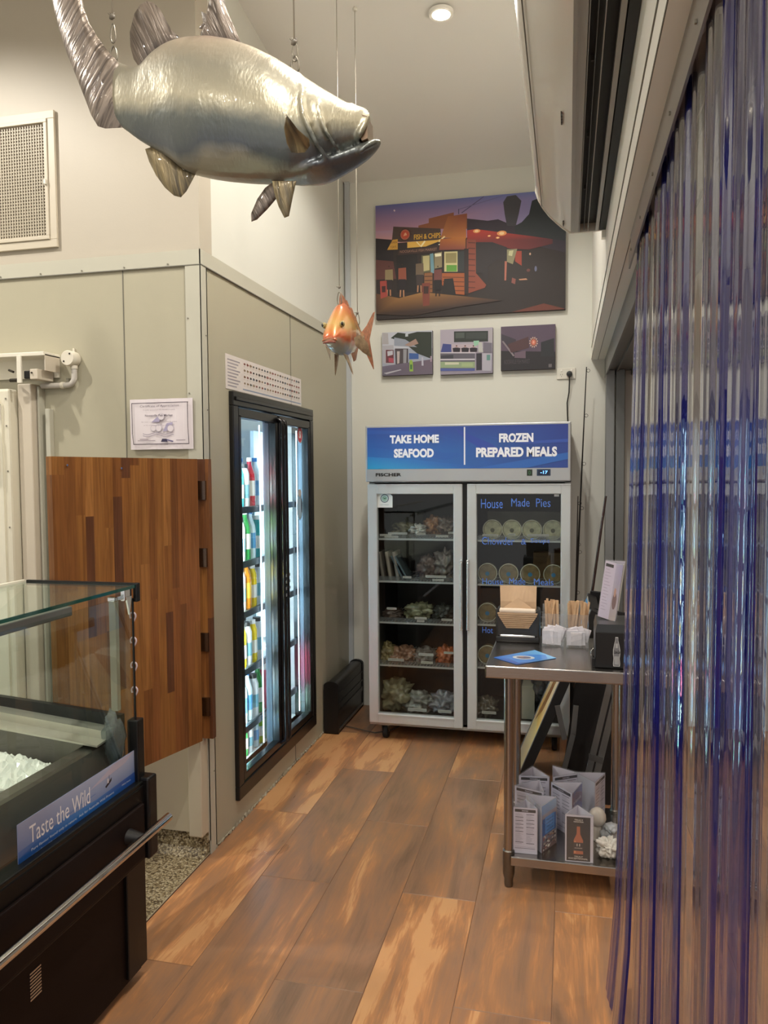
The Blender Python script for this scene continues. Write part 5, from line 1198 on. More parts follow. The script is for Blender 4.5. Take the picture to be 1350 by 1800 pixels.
def f_dark(A, w, h):
    A.rect(0, 0, w, h, '#c9c4cc').rect(w*.04, h*.02, w*.90, h*.97, '#17110f')
    A.text('TRULY', w*.32, h*.89, w*.64, h*.92, '#c9c2b6', .02).text('NOOSA', w*.30, h*.85, w*.66, h*.88, '#c9c2b6', .02)
    A.text('TRULY', w*.32, h*.10, w*.64, h*.13, '#c9c2b6', .02).text('EXCEPTIONAL', w*.12, h*.055, w*.82, h*.088, '#c9c2b6', .02)
    cx = w*.47
    bt = [(.18, .17), (.18, .47), (.07, .60), (.06, .78), (0, .78)]
    A.poly([(cx, h*.17)]+[(cx+a*w*.95, h*b) for a, b in bt]+[(cx-a*w*.95, h*b) for a, b in bt[::-1]], '#b0603a')
    A.poly([(cx-.15*w, h*.19), (cx-.10*w, h*.19), (cx-.10*w, h*.46), (cx-.15*w, h*.45)], '#d08a5c').rect(cx-.065*w, h*.765, cx+.065*w, h*.80, '#2a1c18')
    A.rect(cx-.17*w, h*.24, cx+.17*w, h*.42, '#2a2426').text('11', cx-.06*w, h*.34, cx+.06*w, h*.395, '#c9c0b0', .03).rect(cx-.14*w, h*.29, cx+.14*w, h*.31, '#8a8078')
def f_blue(A, w, h):
    A.poly([(0, 0), (w, 0), (w, h), (0, h)], '', ['#8a8ab0', '#6a70a8', '#4c4a8c', '#3c3a78']); A.poly([(0, h*.6), (w*.5, h*.75), (w, h*.55), (w, h*.8), (w*.4, h*.95), (0, h*.85)], '#6a4a6a')
    A.text('In Australia', w*.1, h*.70, w*.85, h*.78, '#e0dce6', skew=.2).rect(w*.1, h*.2, w*.6, h*.55, '#9aa0c4')
SZ = .098; HZ = .192
stands = []
zt = .141
s1 = prism_stand('menu_stand', .125, HZ+.004, [None, f_food, None]); s1.location = (-.098, 3.165, zt); s1.rotation_euler = (0, 0, math.radians(-58)); s1['label'] = 'triangular menu stand with a blue food photo face at the front of the lower shelf'
s0 = prism_stand('menu_stand', .098, HZ, [f_menu, None, None]); s0.location = (-.160, 3.104, zt); s0.rotation_euler = (0, 0, .03); s0['label'] = 'front left menu stand, white list face towards the camera beside the bench leg'
s2 = prism_stand('menu_stand', .110, HZ, [f_dark, None, None]); s2.location = (.050, 3.086, zt); s2.rotation_euler = (0, 0, .05); s2['label'] = 'triangular stand with a dark beer bottle advert on the lower bench shelf'
s3 = prism_stand('menu_stand', .135, HZ, [f_menu, f_blue, None])
cfg = [(s3, (.010, 3.335), -.85, 'menu stand with a purple picture face, behind the food photo stand'),
       (None, (-.140, 3.305), -.35, 'menu stand directly behind the front left one'),
       (None, (-.142, 3.450), .10, 'menu stand at the rear left leg, third in the left row'),
       (None, (-.020, 3.490), .55, 'menu stand with its open top showing, at the back of the lower shelf'),
       (None, (.110, 3.470), 1.2, 'menu stand at the back right of the lower shelf, below the black board')]
for o, (x, y), a, lb in cfg:
    if o is None: dup(s3, (x, y, zt), a, lb)
    else: o.location = (x, y, zt); o.rotation_euler = (0, 0, a); o['label'] = lb
for o in [s1, s2]+[q_ for q_ in C.objects if q_.name.startswith('menu_stand')]: o['group'] = 'menu stands on the lower bench shelf'
# upright stand on top of the dispenser
def f_list(A, w, h):
    A.rect(0, 0, w, h, '#dfdbe2')
    rn = random.Random(2); y = .96
    A.rect(w*.08, h*.94, w*.8, h*.97, '#1a181c')
    for k in range(7): A.rect(w*.12, h*(.90-k*.024), w*.85, h*(.912-k*.024), '#2a282c')
    for k in range(9): A.rect(w*(.2+.1*rn.random()), h*(.64-k*.066), w*(.5+.3*rn.random()), h*(.664-k*.066), '#4a484e' if k % 2 else '#8a868e')
def f_pink(A, w, h):
    A.rect(0, 0, w, h, '#cdc0d0').rect(w*.05, h*.91, w*.5, h*.965, '#17151a').rect(w*.62, 0, w, h, '', ['#b4a4a0', '#c0b0a8', '#a098b8', '#b8aec4'])
    for k in range(14): A.rect(w*.08, h*(.86-k*.055), w*(.3+.2*((k*7) % 3)/3), h*(.868-k*.055), '#a498a8')
    A.ell(w*.8, h*.35, w*.12, h*.15, '#7a5a58').ell(w*.78, h*.5, w*.06, h*.08, '#c0907a')
u4 = prism_stand('menu_stand', .085, .235, [f_pink, None, f_list]); u4.location = (.168, 3.185, TZ+.175); u4.rotation_euler = (0, math.radians(9), math.radians(-38)); u4['label'] = 'tall white menu stand leaning on top of the black dispenser by the curtain'

# crumpled cloth and ball at the right of the lower shelf
g = thing('white_gloves', 'crumpled white cloth gloves on the right of the lower bench shelf', 'gloves', (.16, 3.15, .141))
gb = MB(); gb.blob((.168, 3.13, .175), .042, .045, .034, .3, 4, 4, 4)
for k in range(6): a = -.9+k*.36; gb.tube([(.168+.02*math.sin(a), 3.12, .185), (.168+.045*math.sin(a), 3.105, .205-.004*k), (.168+.066*math.sin(a), 3.10, .214-.006*k)], [.012, .0095, .006], 10)
gb.blob((.200, 3.14, .165), .03, .04, .024, .3, 9, 3, 4)
gb.build('cloth', mat('glove_white', '#d6d0c4', .8, bump=.6, bscale=60), g, smooth=180)
o = MB().lathe([(.001, .0), (.018, .003), (.030, .014), (.036, .032), (.034, .05), (.026, .066), (.012, .076), (.001, .078)], (.128, 3.262, .20), 28).lathe([(.001, .0), (.02, .001), (.02, .062)], (.128, 3.262, .141), 20).build('ceramic_lid', mat('ceramic_white', '#c9bfb2', .4, coat=.4), smooth=60)
setp(o, 'small rounded off-white ceramic jar behind the gloves on the lower shelf', 'jar')
o = MB().blob((.185, 3.22, .215), .028, .03, .018, .3, 6, 3, 3).blob((.175, 3.24, .18), .035, .035, .036, .2, 8, 3, 3).build('plastic_bag', mat('bag_grey_white', '#b7b9ba', .5, bump=.6, bscale=50), smooth=180); setp(o, 'small grey and white crumpled plastic bag behind the gloves', 'bag')

# ------------------------------------------------------------------ sandwich boards leaning behind the bench
def slab(name, lab, cat, pb, pt, Yn, wid, th, m_, printf=None, yf=None):
    """pb, pt image points of the lower and upper left edge at depth Yn; the slab runs back by wid"""
    b = atY(*pb, Yn); t_ = atY(*pt, Yn); d = (t_-b); k = -(b.z-.003)/d.z; foot = b+d*k; top = foot+d*((1.0)/d.z)
    up = (top-foot); nrm = Vector((up.z, 0, -up.x)).normalized()   # to the right/below
    r = thing(name, lab, cat, foot)
    MB().prism([foot, top, top+nrm*th, foot+nrm*th], (0, wid, 0)).build('board', m_, r)
    return r, foot, top, nrm
r, ft, tp, nn = slab('poster_board', 'black edged leaning poster board with a blue and yellow beach picture, behind the bench', 'sandwich board', (920, 1345), (985, 1197), 3.86, .55, .045, BLACKM)
up = (tp-ft); Lh = up.length
A = Art(ft-nn*.0008+Vector((0, .52, 0)), (0, -1, 0), up, .0003)
A.rect(0, .01, .49, Lh-.01, '#b9b6ae').rect(.015, .02, .475, Lh*.35, '', ['#8a7a70', '#a09080', '#c9b070', '#d0b880']).rect(.015, Lh*.35, .475, Lh*.70, '', ['#c79a3c', '#d0a84a', '#e0d6c0', '#d8d0b8']).rect(.015, Lh*.70, .475, Lh*.98, '', ['#6fb4dc', '#8cc4e4', '#4f9cd0', '#4a94cc'])
A.poly([(.10, Lh*.3), (.3, Lh*.42), (.38, Lh*.62), (.2, Lh*.55)], '#8a5a2a').poly([(.05, Lh*.55), (.4, Lh*.66), (.44, Lh*.70), (.05, Lh*.64)], '#e9e2c8')
A.build('poster_print', r)
MB().prism([ft-nn*.004+Vector((0, 0, 0)), tp-nn*.004, tp-nn*.0005, ft-nn*.0005], (0, .008, 0)).prism([ft-nn*.004+Vector((0, .53, 0)), tp-nn*.004+Vector((0, .53, 0)), tp-nn*.0005+Vector((0, .53, 0)), ft-nn*.0005+Vector((0, .53, 0))], (0, .02, 0)).build('silver_edge', mat('edge_silver', '#8d9296', .35, .7), r)
r, ft, tp, nn = slab('blackboard', 'wide plain black leaning sandwich board behind the bench', 'sandwich board', (991, 1345), (1011, 1205), 3.95, .02, .34, BLACKM)
r, ft, tp, nn = slab('easel_frame', 'grey metal pair of easel legs leaning beside the black board', 'easel', (1018, 1405), (1066, 1205), 3.74, .012, .028, mat('easel_grey', '#7f7f7c', .4, .5))
MB().prism([ft+nn*.037, tp+nn*.037, tp+nn*.067, ft+nn*.067], (0, .012, 0)).build('leg', mat('easel_grey', '#7f7f7c', .4, .5), r)
for q_ in (.30, .80): c_ = ft.lerp(tp, q_); MB().prism([c_, c_+nn*.067, c_+nn*.067+Vector((0, 0, .03)), c_+Vector((0, 0, .03))], (0, -.004, 0)).build('cross_bracket', mat('easel_grey2', '#6a6966', .4, .5), r)
r = thing('folding_stand', 'thin grey crossed metal stand between the poster board and the black board', 'stand', (-.1, 3.9, 0))
for a_, b_ in (((985, 1360), (1003, 1290)), ((984, 1240), (997, 1300)), ((1003, 1290), (1008, 1240))):
    p0 = atY(*a_, 3.84); p1 = atY(*b_, 3.84); dd = (p1-p0).normalized(); n_ = Vector((dd.z, 0, -dd.x)); p0.z = max(p0.z, .002) if a_ != (985, 1360) else p0.z
    MB().prism([p0, p1, p1+n_*.025, p0+n_*.025], (0, .008, 0)).build('bar', mat('easel_grey2', '#6a6966', .4, .5), r)
p0 = atY(985, 1360, 3.84); MB().box(p0.x-.02, p0.x+.03, 3.82, 3.87, 0, p0.z+.01).build('foot', mat('easel_grey2', '#6a6966', .4, .5), r)
yw = mat('yellow_plastic', '#c9a81c', .45)
c0 = atY(1062, 1350, 4.15)
r = thing('wet_floor_sign', 'yellow folded plastic floor sign standing behind the easel legs', 'floor sign', (c0.x, 4.15, 0))
zb_ = 0
MB().prism([(c0.x-.045, 4.15, zb_), (c0.x-.012, 4.15, zb_), (c0.x+.012, 4.15, .60), (c0.x-.002, 4.15, .60)], (0, .28, 0)).build('panel', yw, r)
MB().prism([(c0.x+.020, 4.15, zb_), (c0.x+.045, 4.15, zb_), (c0.x+.026, 4.15, .60), (c0.x+.014, 4.15, .60)], (0, .28, 0)).build('panel', yw, r)

# ================================================================== HANGING FISH
def interp(tab, x):
    if x <= tab[0][0]: return tab[0][1]
    for (a, va), (b, vb) in zip(tab, tab[1:]):
        if x <= b: return va+(vb-va)*(x-a)/(b-a)
    return tab[-1][1]
def smooth_tab(tab, x, r=6): return sum(interp(tab, x+d) for d in (-r, -r/2, 0, r/2, r))/5
YB = 1.95
def fish_mat():
    M = bpy.data.materials.new('painted_fish_silver'); M.use_nodes = True; nt = M.node_tree; b = nt.nodes['Principled BSDF']; L = nt.links.new
    tc = nt.nodes.new('ShaderNodeTexCoord'); sx = nt.nodes.new('ShaderNodeSeparateXYZ'); L(tc.outputs['Object'], sx.inputs[0])
    n0 = nt.nodes.new('ShaderNodeTexNoise'); n0.inputs['Scale'].default_value = 5; n0.inputs['Detail'].default_value = 3; L(tc.outputs['Object'], n0.inputs[0])
    # height in the body, bent along its length
    m1 = nt.nodes.new('ShaderNodeMath'); m1.operation = 'MULTIPLY_ADD'; L(n0.outputs[0], m1.inputs[0]); m1.inputs[1].default_value = .13; L(sx.outputs[2], m1.inputs[2])
    m2 = nt.nodes.new('ShaderNodeMath'); m2.operation = 'MULTIPLY_ADD'; L(sx.outputs[0], m2.inputs[0]); m2.inputs[1].default_value = .22; L(m1.outputs[0], m2.inputs[2])
    r = nt.nodes.new('ShaderNodeValToRGB'); L(m2.outputs[0], r.inputs[0]); e = r.color_ramp.elements
    e[0].position = .08; e[0].color = (*lin('#a49c8e'), 1); e[1].position = .56; e[1].color = (*lin('#b89c8e'), 1)
    for p, c in ((.155, '#a39c8e'), (.195, '#5f646a'), (.255, '#70746f'), (.30, '#b8b098'), (.38, '#a9a494'), (.44, '#b9ac98'), (.495, '#b39a8c')):
        q = e.new(p); q.color = (*lin(c), 1)
    L(r.outputs[0], b.inputs['Base Color']); b.inputs['Metallic'].default_value = .58; b.inputs['Roughness'].default_value = .36
    b.inputs['Coat Weight'].default_value = .45; b.inputs['Coat Roughness'].default_value = .08
    mp = nt.nodes.new('ShaderNodeMapping'); mp.inputs['Scale'].default_value = (150, 30, 60); mp.inputs['Rotation'].default_value = (0, .7, 0); L(tc.outputs['Object'], mp.inputs[0])
    n = nt.nodes.new('ShaderNodeTexNoise'); n.inputs['Scale'].default_value = 1; n.inputs['Detail'].default_value = 2; L(mp.outputs[0], n.inputs[0])
    n3 = nt.nodes.new('ShaderNodeTexNoise'); n3.inputs['Scale'].default_value = 26; L(tc.outputs['Object'], n3.inputs[0])
    bp = nt.nodes.new('ShaderNodeBump'); bp.inputs['Strength'].default_value = .38; bp.inputs['Distance'].default_value = .002; L(n.outputs[0], bp.inputs['Height'])
    bp2 = nt.nodes.new('ShaderNodeBump'); bp2.inputs['Strength'].default_value = .30; bp2.inputs['Distance'].default_value = .006; L(n3.outputs[0], bp2.inputs['Height']); L(bp.outputs[0], bp2.inputs['Normal'])
    L(bp2.outputs[0], b.inputs['Normal']); L(bp2.outputs[0], b.inputs['Coat Normal'])
    return M
def fin_mat(name, c0, c1, rot=0):
    M = bpy.data.materials.new(name); M.use_nodes = True; nt = M.node_tree; b = nt.nodes['Principled BSDF']; L = nt.links.new
    tc = nt.nodes.new('ShaderNodeTexCoord'); mp = nt.nodes.new('ShaderNodeMapping'); mp.inputs['Rotation'].default_value = (0, rot, 0); L(tc.outputs['Object'], mp.inputs[0])
    mp2 = nt.nodes.new('ShaderNodeMapping'); mp2.inputs['Scale'].default_value = (62, 10, 6); L(mp.outputs[0], mp2.inputs[0])
    n = nt.nodes.new('ShaderNodeTexNoise'); n.inputs['Scale'].default_value = 1.2; n.inputs['Detail'].default_value = 5; n.inputs['Distortion'].default_value = 1.0; L(mp2.outputs[0], n.inputs[0])
    r = nt.nodes.new('ShaderNodeValToRGB'); L(n.outputs[0], r.inputs[0]); r.color_ramp.elements[0].position = .3; r.color_ramp.elements[1].position = .7
    r.color_ramp.elements[0].color = (*lin(c0), 1); r.color_ramp.elements[1].color = (*lin(c1), 1)
    L(r.outputs[0], b.inputs['Base Color']); b.inputs['Roughness'].default_value = .32; b.inputs['Metallic'].default_value = .35; b.inputs['Coat Weight'].default_value = .4
    bp = nt.nodes.new('ShaderNodeBump'); bp.inputs['Strength'].default_value = .9; bp.inputs['Distance'].default_value = .006; L(n.outputs[0], bp.inputs['Height']); L(bp.outputs[0], b.inputs['Normal'])
    return M
root = thing('hanging_barramundi', 'huge silver hanging model fish with brown fins, suspended from the ceiling at upper left', 'model fish', (-1.30, YB, 2.50))
TOP = [(200, 103), (215, 112), (235, 119), (250, 114), (262, 98), (280, 84), (300, 74), (330, 67), (370, 66), (410, 73), (450, 87), (490, 107), (520, 126), (560, 153), (600, 176), (618, 186), (636, 188), (646, 194), (650, 205)]
BOT = [(200, 215), (217, 226), (245, 247), (270, 262), (300, 280), (318, 296), (335, 305), (370, 313), (400, 317), (440, 320), (480, 321), (520, 322), (545, 318), (560, 312), (580, 292), (598, 276), (612, 268), (628, 260), (640, 250), (650, 236)]
WID = [(200, .012), (215, .020), (245, .030), (280, .045), (320, .068), (370, .088), (430, .102), (490, .106), (530, .100), (570, .078), (600, .060), (625, .045), (640, .036), (650, .020)]
def fpt(x, y): return atY(x, y, YB)
body = MB(); rings = []; NR = 40
xs = [200+i*(450/64) for i in range(65)]
for x in xs:
    t_, b_ = smooth_tab(TOP, x), smooth_tab(BOT, x); w_ = smooth_tab(WID, x)
    a = fpt(x, t_); c = fpt(x, b_); ctr = (a+c)/2; hz = (a.z-c.z)/2; ring = []
    for k in range(NR):
        th = 2*PI*k/NR; cs, sn = math.cos(th), math.sin(th)
        yy = w_*math.copysign(abs(cs)**.85, cs)*(1.0-.15*sn if sn > 0 else 1+.0*sn)
        ring.append((ctr.x+(a.x-c.x)/2*sn, YB+yy, ctr.z+hz*math.copysign(abs(sn)**.95, sn)))
    rings.append(ring)
body.loft(rings)
# lower jaw
JT = [(520, 300), (560, 292), (590, 280), (612, 270), (635, 258), (655, 247), (664, 246), (669, 250)]
JB = [(520, 322), (550, 320), (575, 314), (600, 302), (625, 290), (645, 277), (660, 264), (669, 254)]
JW = [(520, .050), (560, .066), (590, .056), (620, .044), (645, .034), (660, .022), (669, .006)]
rings = []
for i in range(31):
    x = 520+i*149/30; t_, b_, w_ = smooth_tab(JT, x, 3), smooth_tab(JB, x, 3), smooth_tab(JW, x, 3)
    a = fpt(x, t_); c = fpt(x, b_); ctr = (a+c)/2; hz = max((a.z-c.z)/2, .003)
    rings.append([(ctr.x, YB+w_*math.cos(2*PI*k/24), ctr.z+hz*math.sin(2*PI*k/24)) for k in range(24)])
body.loft(rings)
def surf(x, y, out=0.0):
    """point on the near side of the body under image point x, y"""
    t_, b_, w_ = smooth_tab(TOP, x), smooth_tab(BOT, x), smooth_tab(WID, x)
    s = max(-.98, min(.98, ((t_+b_)/2-y)/((b_-t_)/2))); yy = YB-w_*(1-s*s)**.42-out
    return atY(x, y, yy)
# gill covers, cheek and lip ridges
for path, r0 in (([(527, 128), (531, 150), (530, 175), (533, 200), (543, 225), (555, 250), (572, 275), (590, 294)], .007), ([(555, 158), (559, 185), (565, 210), (575, 235), (590, 258), (602, 272)], .006), ([(262, 128), (270, 160), (280, 200), (290, 235)], .0028), ([(540, 140), (552, 148), (562, 162)], .004),
                 ([(640, 190), (646, 205), (640, 222), (632, 236), (630, 246)], .009), ([(612, 186), (618, 182), (625, 186), (622, 194), (614, 192)], .0045)):
    body.tube([surf(x, y, -.002) for x, y in path], [r0*.5]+[r0]*(len(path)-2)+[r0*.5], 8)
body.tube([atY(630, 268, YB-.040), atY(645, 257, YB-.034), atY(660, 249, YB-.020), atY(667, 250, YB)], [.006, .008, .008, .006], 8)
bo = body.build('fish_body', fish_mat(), root, smooth=180)
rm = bo.modifiers.new('remesh', 'REMESH'); rm.mode = 'VOXEL'; rm.voxel_size = .0052; rm.use_smooth_shade = True
sm = bo.modifiers.new('smooth', 'CORRECTIVE_SMOOTH') if False else bo.modifiers.new('smooth', 'SMOOTH'); sm.iterations = 3; sm.factor = .5
MB().prism([atY(632, 200, YB-.030), atY(645, 204, YB-.030), atY(646, 243, YB-.030), atY(636, 247, YB-.030), atY(630, 235, YB-.030)], (0, .06, 0)).build('mouth_cavity', mat('mouth_brown', '#8a7058', .35, .3, coat=.4), root)
MB().blob(tuple(surf(617, 189, .0)), .006, .004, .005, 0, 1, 2).build('eye', mat('fish_eye', '#3a342c', .12, coat=1), root, smooth=180)
def fin(name, outline, y0, y1=None, th=.007, m_=None, root_=root, base=None):
    """outline in image points; thickness th, thin at the rim; y0 = depth at the root, y1 = depth at the tip"""
    if y1 is None: y1 = y0
    n = len(outline); cx = sum(p[0] for p in outline)/n; cy = sum(p[1] for p in outline)/n
    bm = bmesh.new(); fr_, bk_, rim = [], [], []
    def dep(x, y): 
        if base is None: return y0
        d = min(1, math.hypot(x-base[0], y-base[1])/base[2]); return y0+(y1-y0)*d
    pts = []
    for i in range(n):
        a = outline[i]; b = outline[(i+1) % n]
        for s in (0, .5): pts.append((a[0]+(b[0]-a[0])*s, a[1]+(b[1]-a[1])*s))
    N = len(pts); L_ = (1.0, .93, .6, .3)
    grids = []
    for sgn in (-1, 1):
        rows = []
        for f in L_:
            row = []
            for (x, y) in pts:
                xx, yy = cx+(x-cx)*f, cy+(y-cy)*f; o_ = 0 if f == 1.0 else sgn*th*(.35+.65*(1-f)) if f > .9 else sgn*th
                row.append(bm.verts.new(atY(xx, yy, dep(xx, yy))+Vector((0, o_, 0))) if not (f == 1.0 and sgn == 1) else grids[0][0][len(row)])
            rows.append(row)
        grids.append(rows)
        c_ = bm.verts.new(atY(cx, cy, dep(cx, cy))+Vector((0, sgn*th, 0)))
        for A_, B_ in zip(rows, rows[1:]):
            for k in range(N): bm.faces.new([A_[k], A_[(k+1) % N], B_[(k+1) % N], B_[k]])
        for k in range(N): bm.faces.new([rows[-1][k], rows[-1][(k+1) % N], c_])
    bmesh.ops.recalc_face_normals(bm, faces=bm.faces)
    q = MB(); q.bm.free(); q.bm = bm
    return q.build(name, m_, root_, smooth=60)
FB = fin_mat('fin_brown', '#3d342e', '#8f8175', .45); FT = fin_mat('fin_tail', '#4a403a', '#a8998b', -.6); FO = fin_mat('fin_olive', '#4d463a', '#9c8a64', .2)
fin('tail_fin', [(214, 118), (203, 104), (188, 88), (172, 66), (158, 42), (146, 10), (138, -30), (120, -70), (98, -95), (84, -60), (88, -20), (94, 12), (104, 52), (118, 95), (133, 132), (148, 170), (160, 202), (172, 222), (185, 226), (206, 225), (219, 224), (214, 195), (211, 160)], YB-.005, YB+.0, .011, FT)
fin('rear_dorsal_fin', [(246, 120), (235, 104), (229, 82), (228, 56), (236, 24), (246, 8), (256, 2), (268, 4), (280, 14), (290, 32), (302, 54), (322, 70), (300, 80), (276, 92), (262, 112)], YB, YB, .009, FB)
fin('spiny_dorsal_fin', [(354, 72), (352, 60), (356, 52), (350, 50), (357, 40), (353, 20), (362, 26), (366, 8), (372, -14), (384, -24), (392, -8), (398, 16), (410, 44), (426, 80), (400, 78)], YB, YB, .007, FB)
fin('anal_fin', [(285, 258), (270, 257), (255, 262), (262, 284), (274, 308), (290, 330), (306, 344), (318, 347), (328, 336), (344, 306), (322, 298), (304, 282)], YB, YB, .009, FO)
fin('pelvic_fin', [(500, 314), (482, 318), (466, 330), (452, 350), (441, 376), (442, 390), (452, 386), (470, 368), (492, 342)], YB-.01, YB+.03, .007, FB)
fin('pelvic_fin', [(478, 318), (482, 340), (490, 364), (500, 383), (508, 380), (514, 350), (521, 318)], YB-.045, YB-.06, .006, FO)
q = surf(520, 262)
fin('pectoral_fin', [(503, 200), (512, 212), (524, 228), (543, 244), (545, 256), (536, 268), (522, 269), (512, 268), (504, 252), (499, 225)], q.y-.004, q.y-.075, .005, FO, base=(540, 262, 60))

def carabiner(c, h, w_, r, m_, parent, name='carabiner'):
    pts = []
    for k in range(16):
        a = 2*PI*k/16; pts.append((c[0]+w_*math.sin(a)*(1.15-.35*math.cos(a)), c[1], c[2]+h*math.cos(a)))
    return MB().tube(pts, r, 8, True).build(name, m_, parent, smooth=180)
HK = mat('snap_hook_steel', '#8b857a', .28, .9)
for (xp, yp, ytop, kn, ll) in ((197, 104, 24, 30, 'tail'), (517, 122, 68, 75, 'head')):
    a = fpt(xp, yp); b = fpt(xp, ytop); k = fpt(xp, kn); zc = ceil_z(YB)
    r_ = thing('hanging_cable', 'thin cable with a snap hook holding the %s end of the big silver fish' % ll, 'cable', (b.x, YB, zc), 'cables of the big silver fish')
    MB().tube([(b.x, YB, zc), (k.x, YB, k.z)], .0022, 8).build('cable', WIRE, r_, smooth=180)
    kb = MB().blob((k.x, YB, k.z), .008, .006, .007, .3, 2, 2)
    for dx in (-.012, -.006, .006): kb.tube([(k.x, YB, k.z), (k.x+dx, YB, k.z+.012)], .0014, 5)
    kb.build('knot', mat('knot_grey', '#6a6357', .6), r_, smooth=180)
    carabiner((k.x+.002, YB, (k.z+a.z)/2+.012), .026, .006, .0022, HK, r_)
    carabiner((k.x+.002, YB, a.z+.012), .022, .009, .0026, HK, r_, 'snap_hook')

# snapper seen head on
fc = Vector((-.143, -.99, -.05)).normalized(); side = Vector((-fc.y, fc.x, 0)).normalized()*-1; upv = fc.cross(side); upv = upv if upv.z > 0 else -upv
nose = atY(578, 586, 3.36)
root2 = thing('hanging_snapper', 'orange and gold hanging model fish facing the camera, on two thin cables', 'model fish', nose-Vector((0, 0, .05)))
def sp(s, v, w_): return nose-fc*s+upv*v+side*w_     # s back from the nose, v up, w sideways
ST = [(0, -.010), (.008, .014), (.03, .050), (.07, .100), (.11, .142), (.16, .163), (.22, .150), (.28, .115), (.33, .075), (.37, .052), (.40, .046)]
SBt = [(0, -.030), (.008, -.046), (.03, -.062), (.07, -.078), (.12, -.088), (.18, -.086), (.24, -.070), (.30, -.038), (.35, -.010), (.40, .004)]
SW = [(a, b*.86) for a, b in [(0, .026), (.008, .040), (.03, .054), (.07, .066), (.12, .071), (.18, .066), (.24, .052), (.30, .034), (.36, .016), (.40, .008)]]
def snap_mat():
    M = bpy.data.materials.new('painted_snapper'); M.use_nodes = True; nt = M.node_tree; b = nt.nodes['Principled BSDF']; L = nt.links.new
    tc = nt.nodes.new('ShaderNodeTexCoord'); sx = nt.nodes.new('ShaderNodeSeparateXYZ'); L(tc.outputs['Object'], sx.inputs[0])
    n0 = nt.nodes.new('ShaderNodeTexNoise'); n0.inputs['Scale'].default_value = 16; n0.inputs['Detail'].default_value = 4; L(tc.outputs['Object'], n0.inputs[0])
    m1 = nt.nodes.new('ShaderNodeMath'); m1.operation = 'MULTIPLY_ADD'; L(n0.outputs[0], m1.inputs[0]); m1.inputs[1].default_value = .07; L(sx.outputs[2], m1.inputs[2])
    r = nt.nodes.new('ShaderNodeValToRGB'); L(m1.outputs[0], r.inputs[0]); e = r.color_ramp.elements
    r2 = nt.nodes.new('ShaderNodeMapRange'); 
    mr = nt.nodes.new('ShaderNodeMapRange'); mr.inputs[1].default_value = -.02; mr.inputs[2].default_value = .26; L(m1.outputs[0], mr.inputs[0]); L(mr.outputs[0], r.inputs[0])
    e[0].position = 0; e[0].color = (*lin('#a3b0b4'), 1); e[1].position = 1; e[1].color = (*lin('#b0573a'), 1)
    for p, c in ((.14, '#aab0a4'), (.24, '#b09a80'), (.32, '#c05a34'), (.40, '#c9793f'), (.52, '#c09a58'), (.66, '#c08a4c'), (.82, '#bd6f42')):
        q_ = e.new(p); q_.color = (*lin(c), 1)
    L(r.outputs[0], b.inputs['Base Color']); b.inputs['Roughness'].default_value = .25; b.inputs['Metallic'].default_value = .15; b.inputs['Coat Weight'].default_value = .9; b.inputs['Coat Roughness'].default_value = .05
    return M
sb = MB(); rings = []
for i in range(41):
    s = .40*(i/40)**1.3; t_, b_, w_ = smooth_tab(ST, s, .004), smooth_tab(SBt, s, .004), smooth_tab(SW, s, .004)
    rings.append([tuple(sp(s, (t_+b_)/2+(t_-b_)/2*math.copysign(abs(math.sin(2*PI*k/28))**.9, math.sin(2*PI*k/28)), w_*math.cos(2*PI*k/28)*(1-.28*max(0, math.sin(2*PI*k/28))))) for k in range(28)])
sb.loft(rings)
sb.build('fish_body', snap_mat(), root2, smooth=180)
lp = mat('snapper_lip', '#b5683f', .3, coat=.8)
MB().tube([sp(.006, -.020-.012*abs(w_/.036)**2, w_) for w_ in (-.036, -.026, -.014, 0, .014, .026, .036)], [.003, .006, .007, .0075, .007, .006, .003], 8).build('upper_lip', lp, root2, smooth=180)
MB().tube([sp(.003, -.036-.006*abs(w_/.032)**2, w_) for w_ in (-.032, -.02, 0, .02, .032)], [.003, .006, .007, .006, .003], 8).build('lower_lip', mat('snapper_lip_dark', '#8a4a38', .35, coat=.6), root2, smooth=180)
for sg in (-1, 1):
    e_ = sp(.050, .045, sg*.0455)
    ed = MB().blob(tuple(e_), .0125, .0125, .014, 0, 1, 3).build('eye', mat('snapper_eye', '#9a8a58', .12, coat=1), root2, smooth=180)
    pe = e_+fc*.0095+side*sg*.0035; MB().blob(tuple(pe), .0062, .0055, .0092, 0, 1, 2).build('pupil', mat('pupil', '#101010', .08, coat=1), ed, smooth=180)
def sfin(name, pts, m_, th=.003):
    """pts: list of (s, v, w)"""
    P = [sp(*p) for p in pts]; c_ = sum(P, Vector())/len(P); bm = bmesh.new()
    n_ = Vector(); 
    for i in range(len(P)): n_ += (P[i]-c_).cross(P[(i+1) % len(P)]-c_)
    n_.normalize(); rim = [bm.verts.new(p) for p in P]
    for sg in (-1, 1):
        inn = [bm.verts.new(c_.lerp(p, .75)+n_*sg*th) for p in P]; cc = bm.verts.new(c_+n_*sg*th)
        for k in range(len(P)): j = (k+1) % len(P); bm.faces.new([rim[k], rim[j], inn[j], inn[k]]); bm.faces.new([inn[k], inn[j], cc])
    bmesh.ops.recalc_face_normals(bm, faces=bm.faces); q = MB(); q.bm.free(); q.bm = bm; return q.build(name, m_, root2, smooth=50)
SFm = mat('snapper_fin', '#a5694a', .35, var=.3, vscale=60, coat=.5); SFo = mat('snapper_fin_pale', '#9a8468', .35, var=.3, vscale=60, coat=.5)
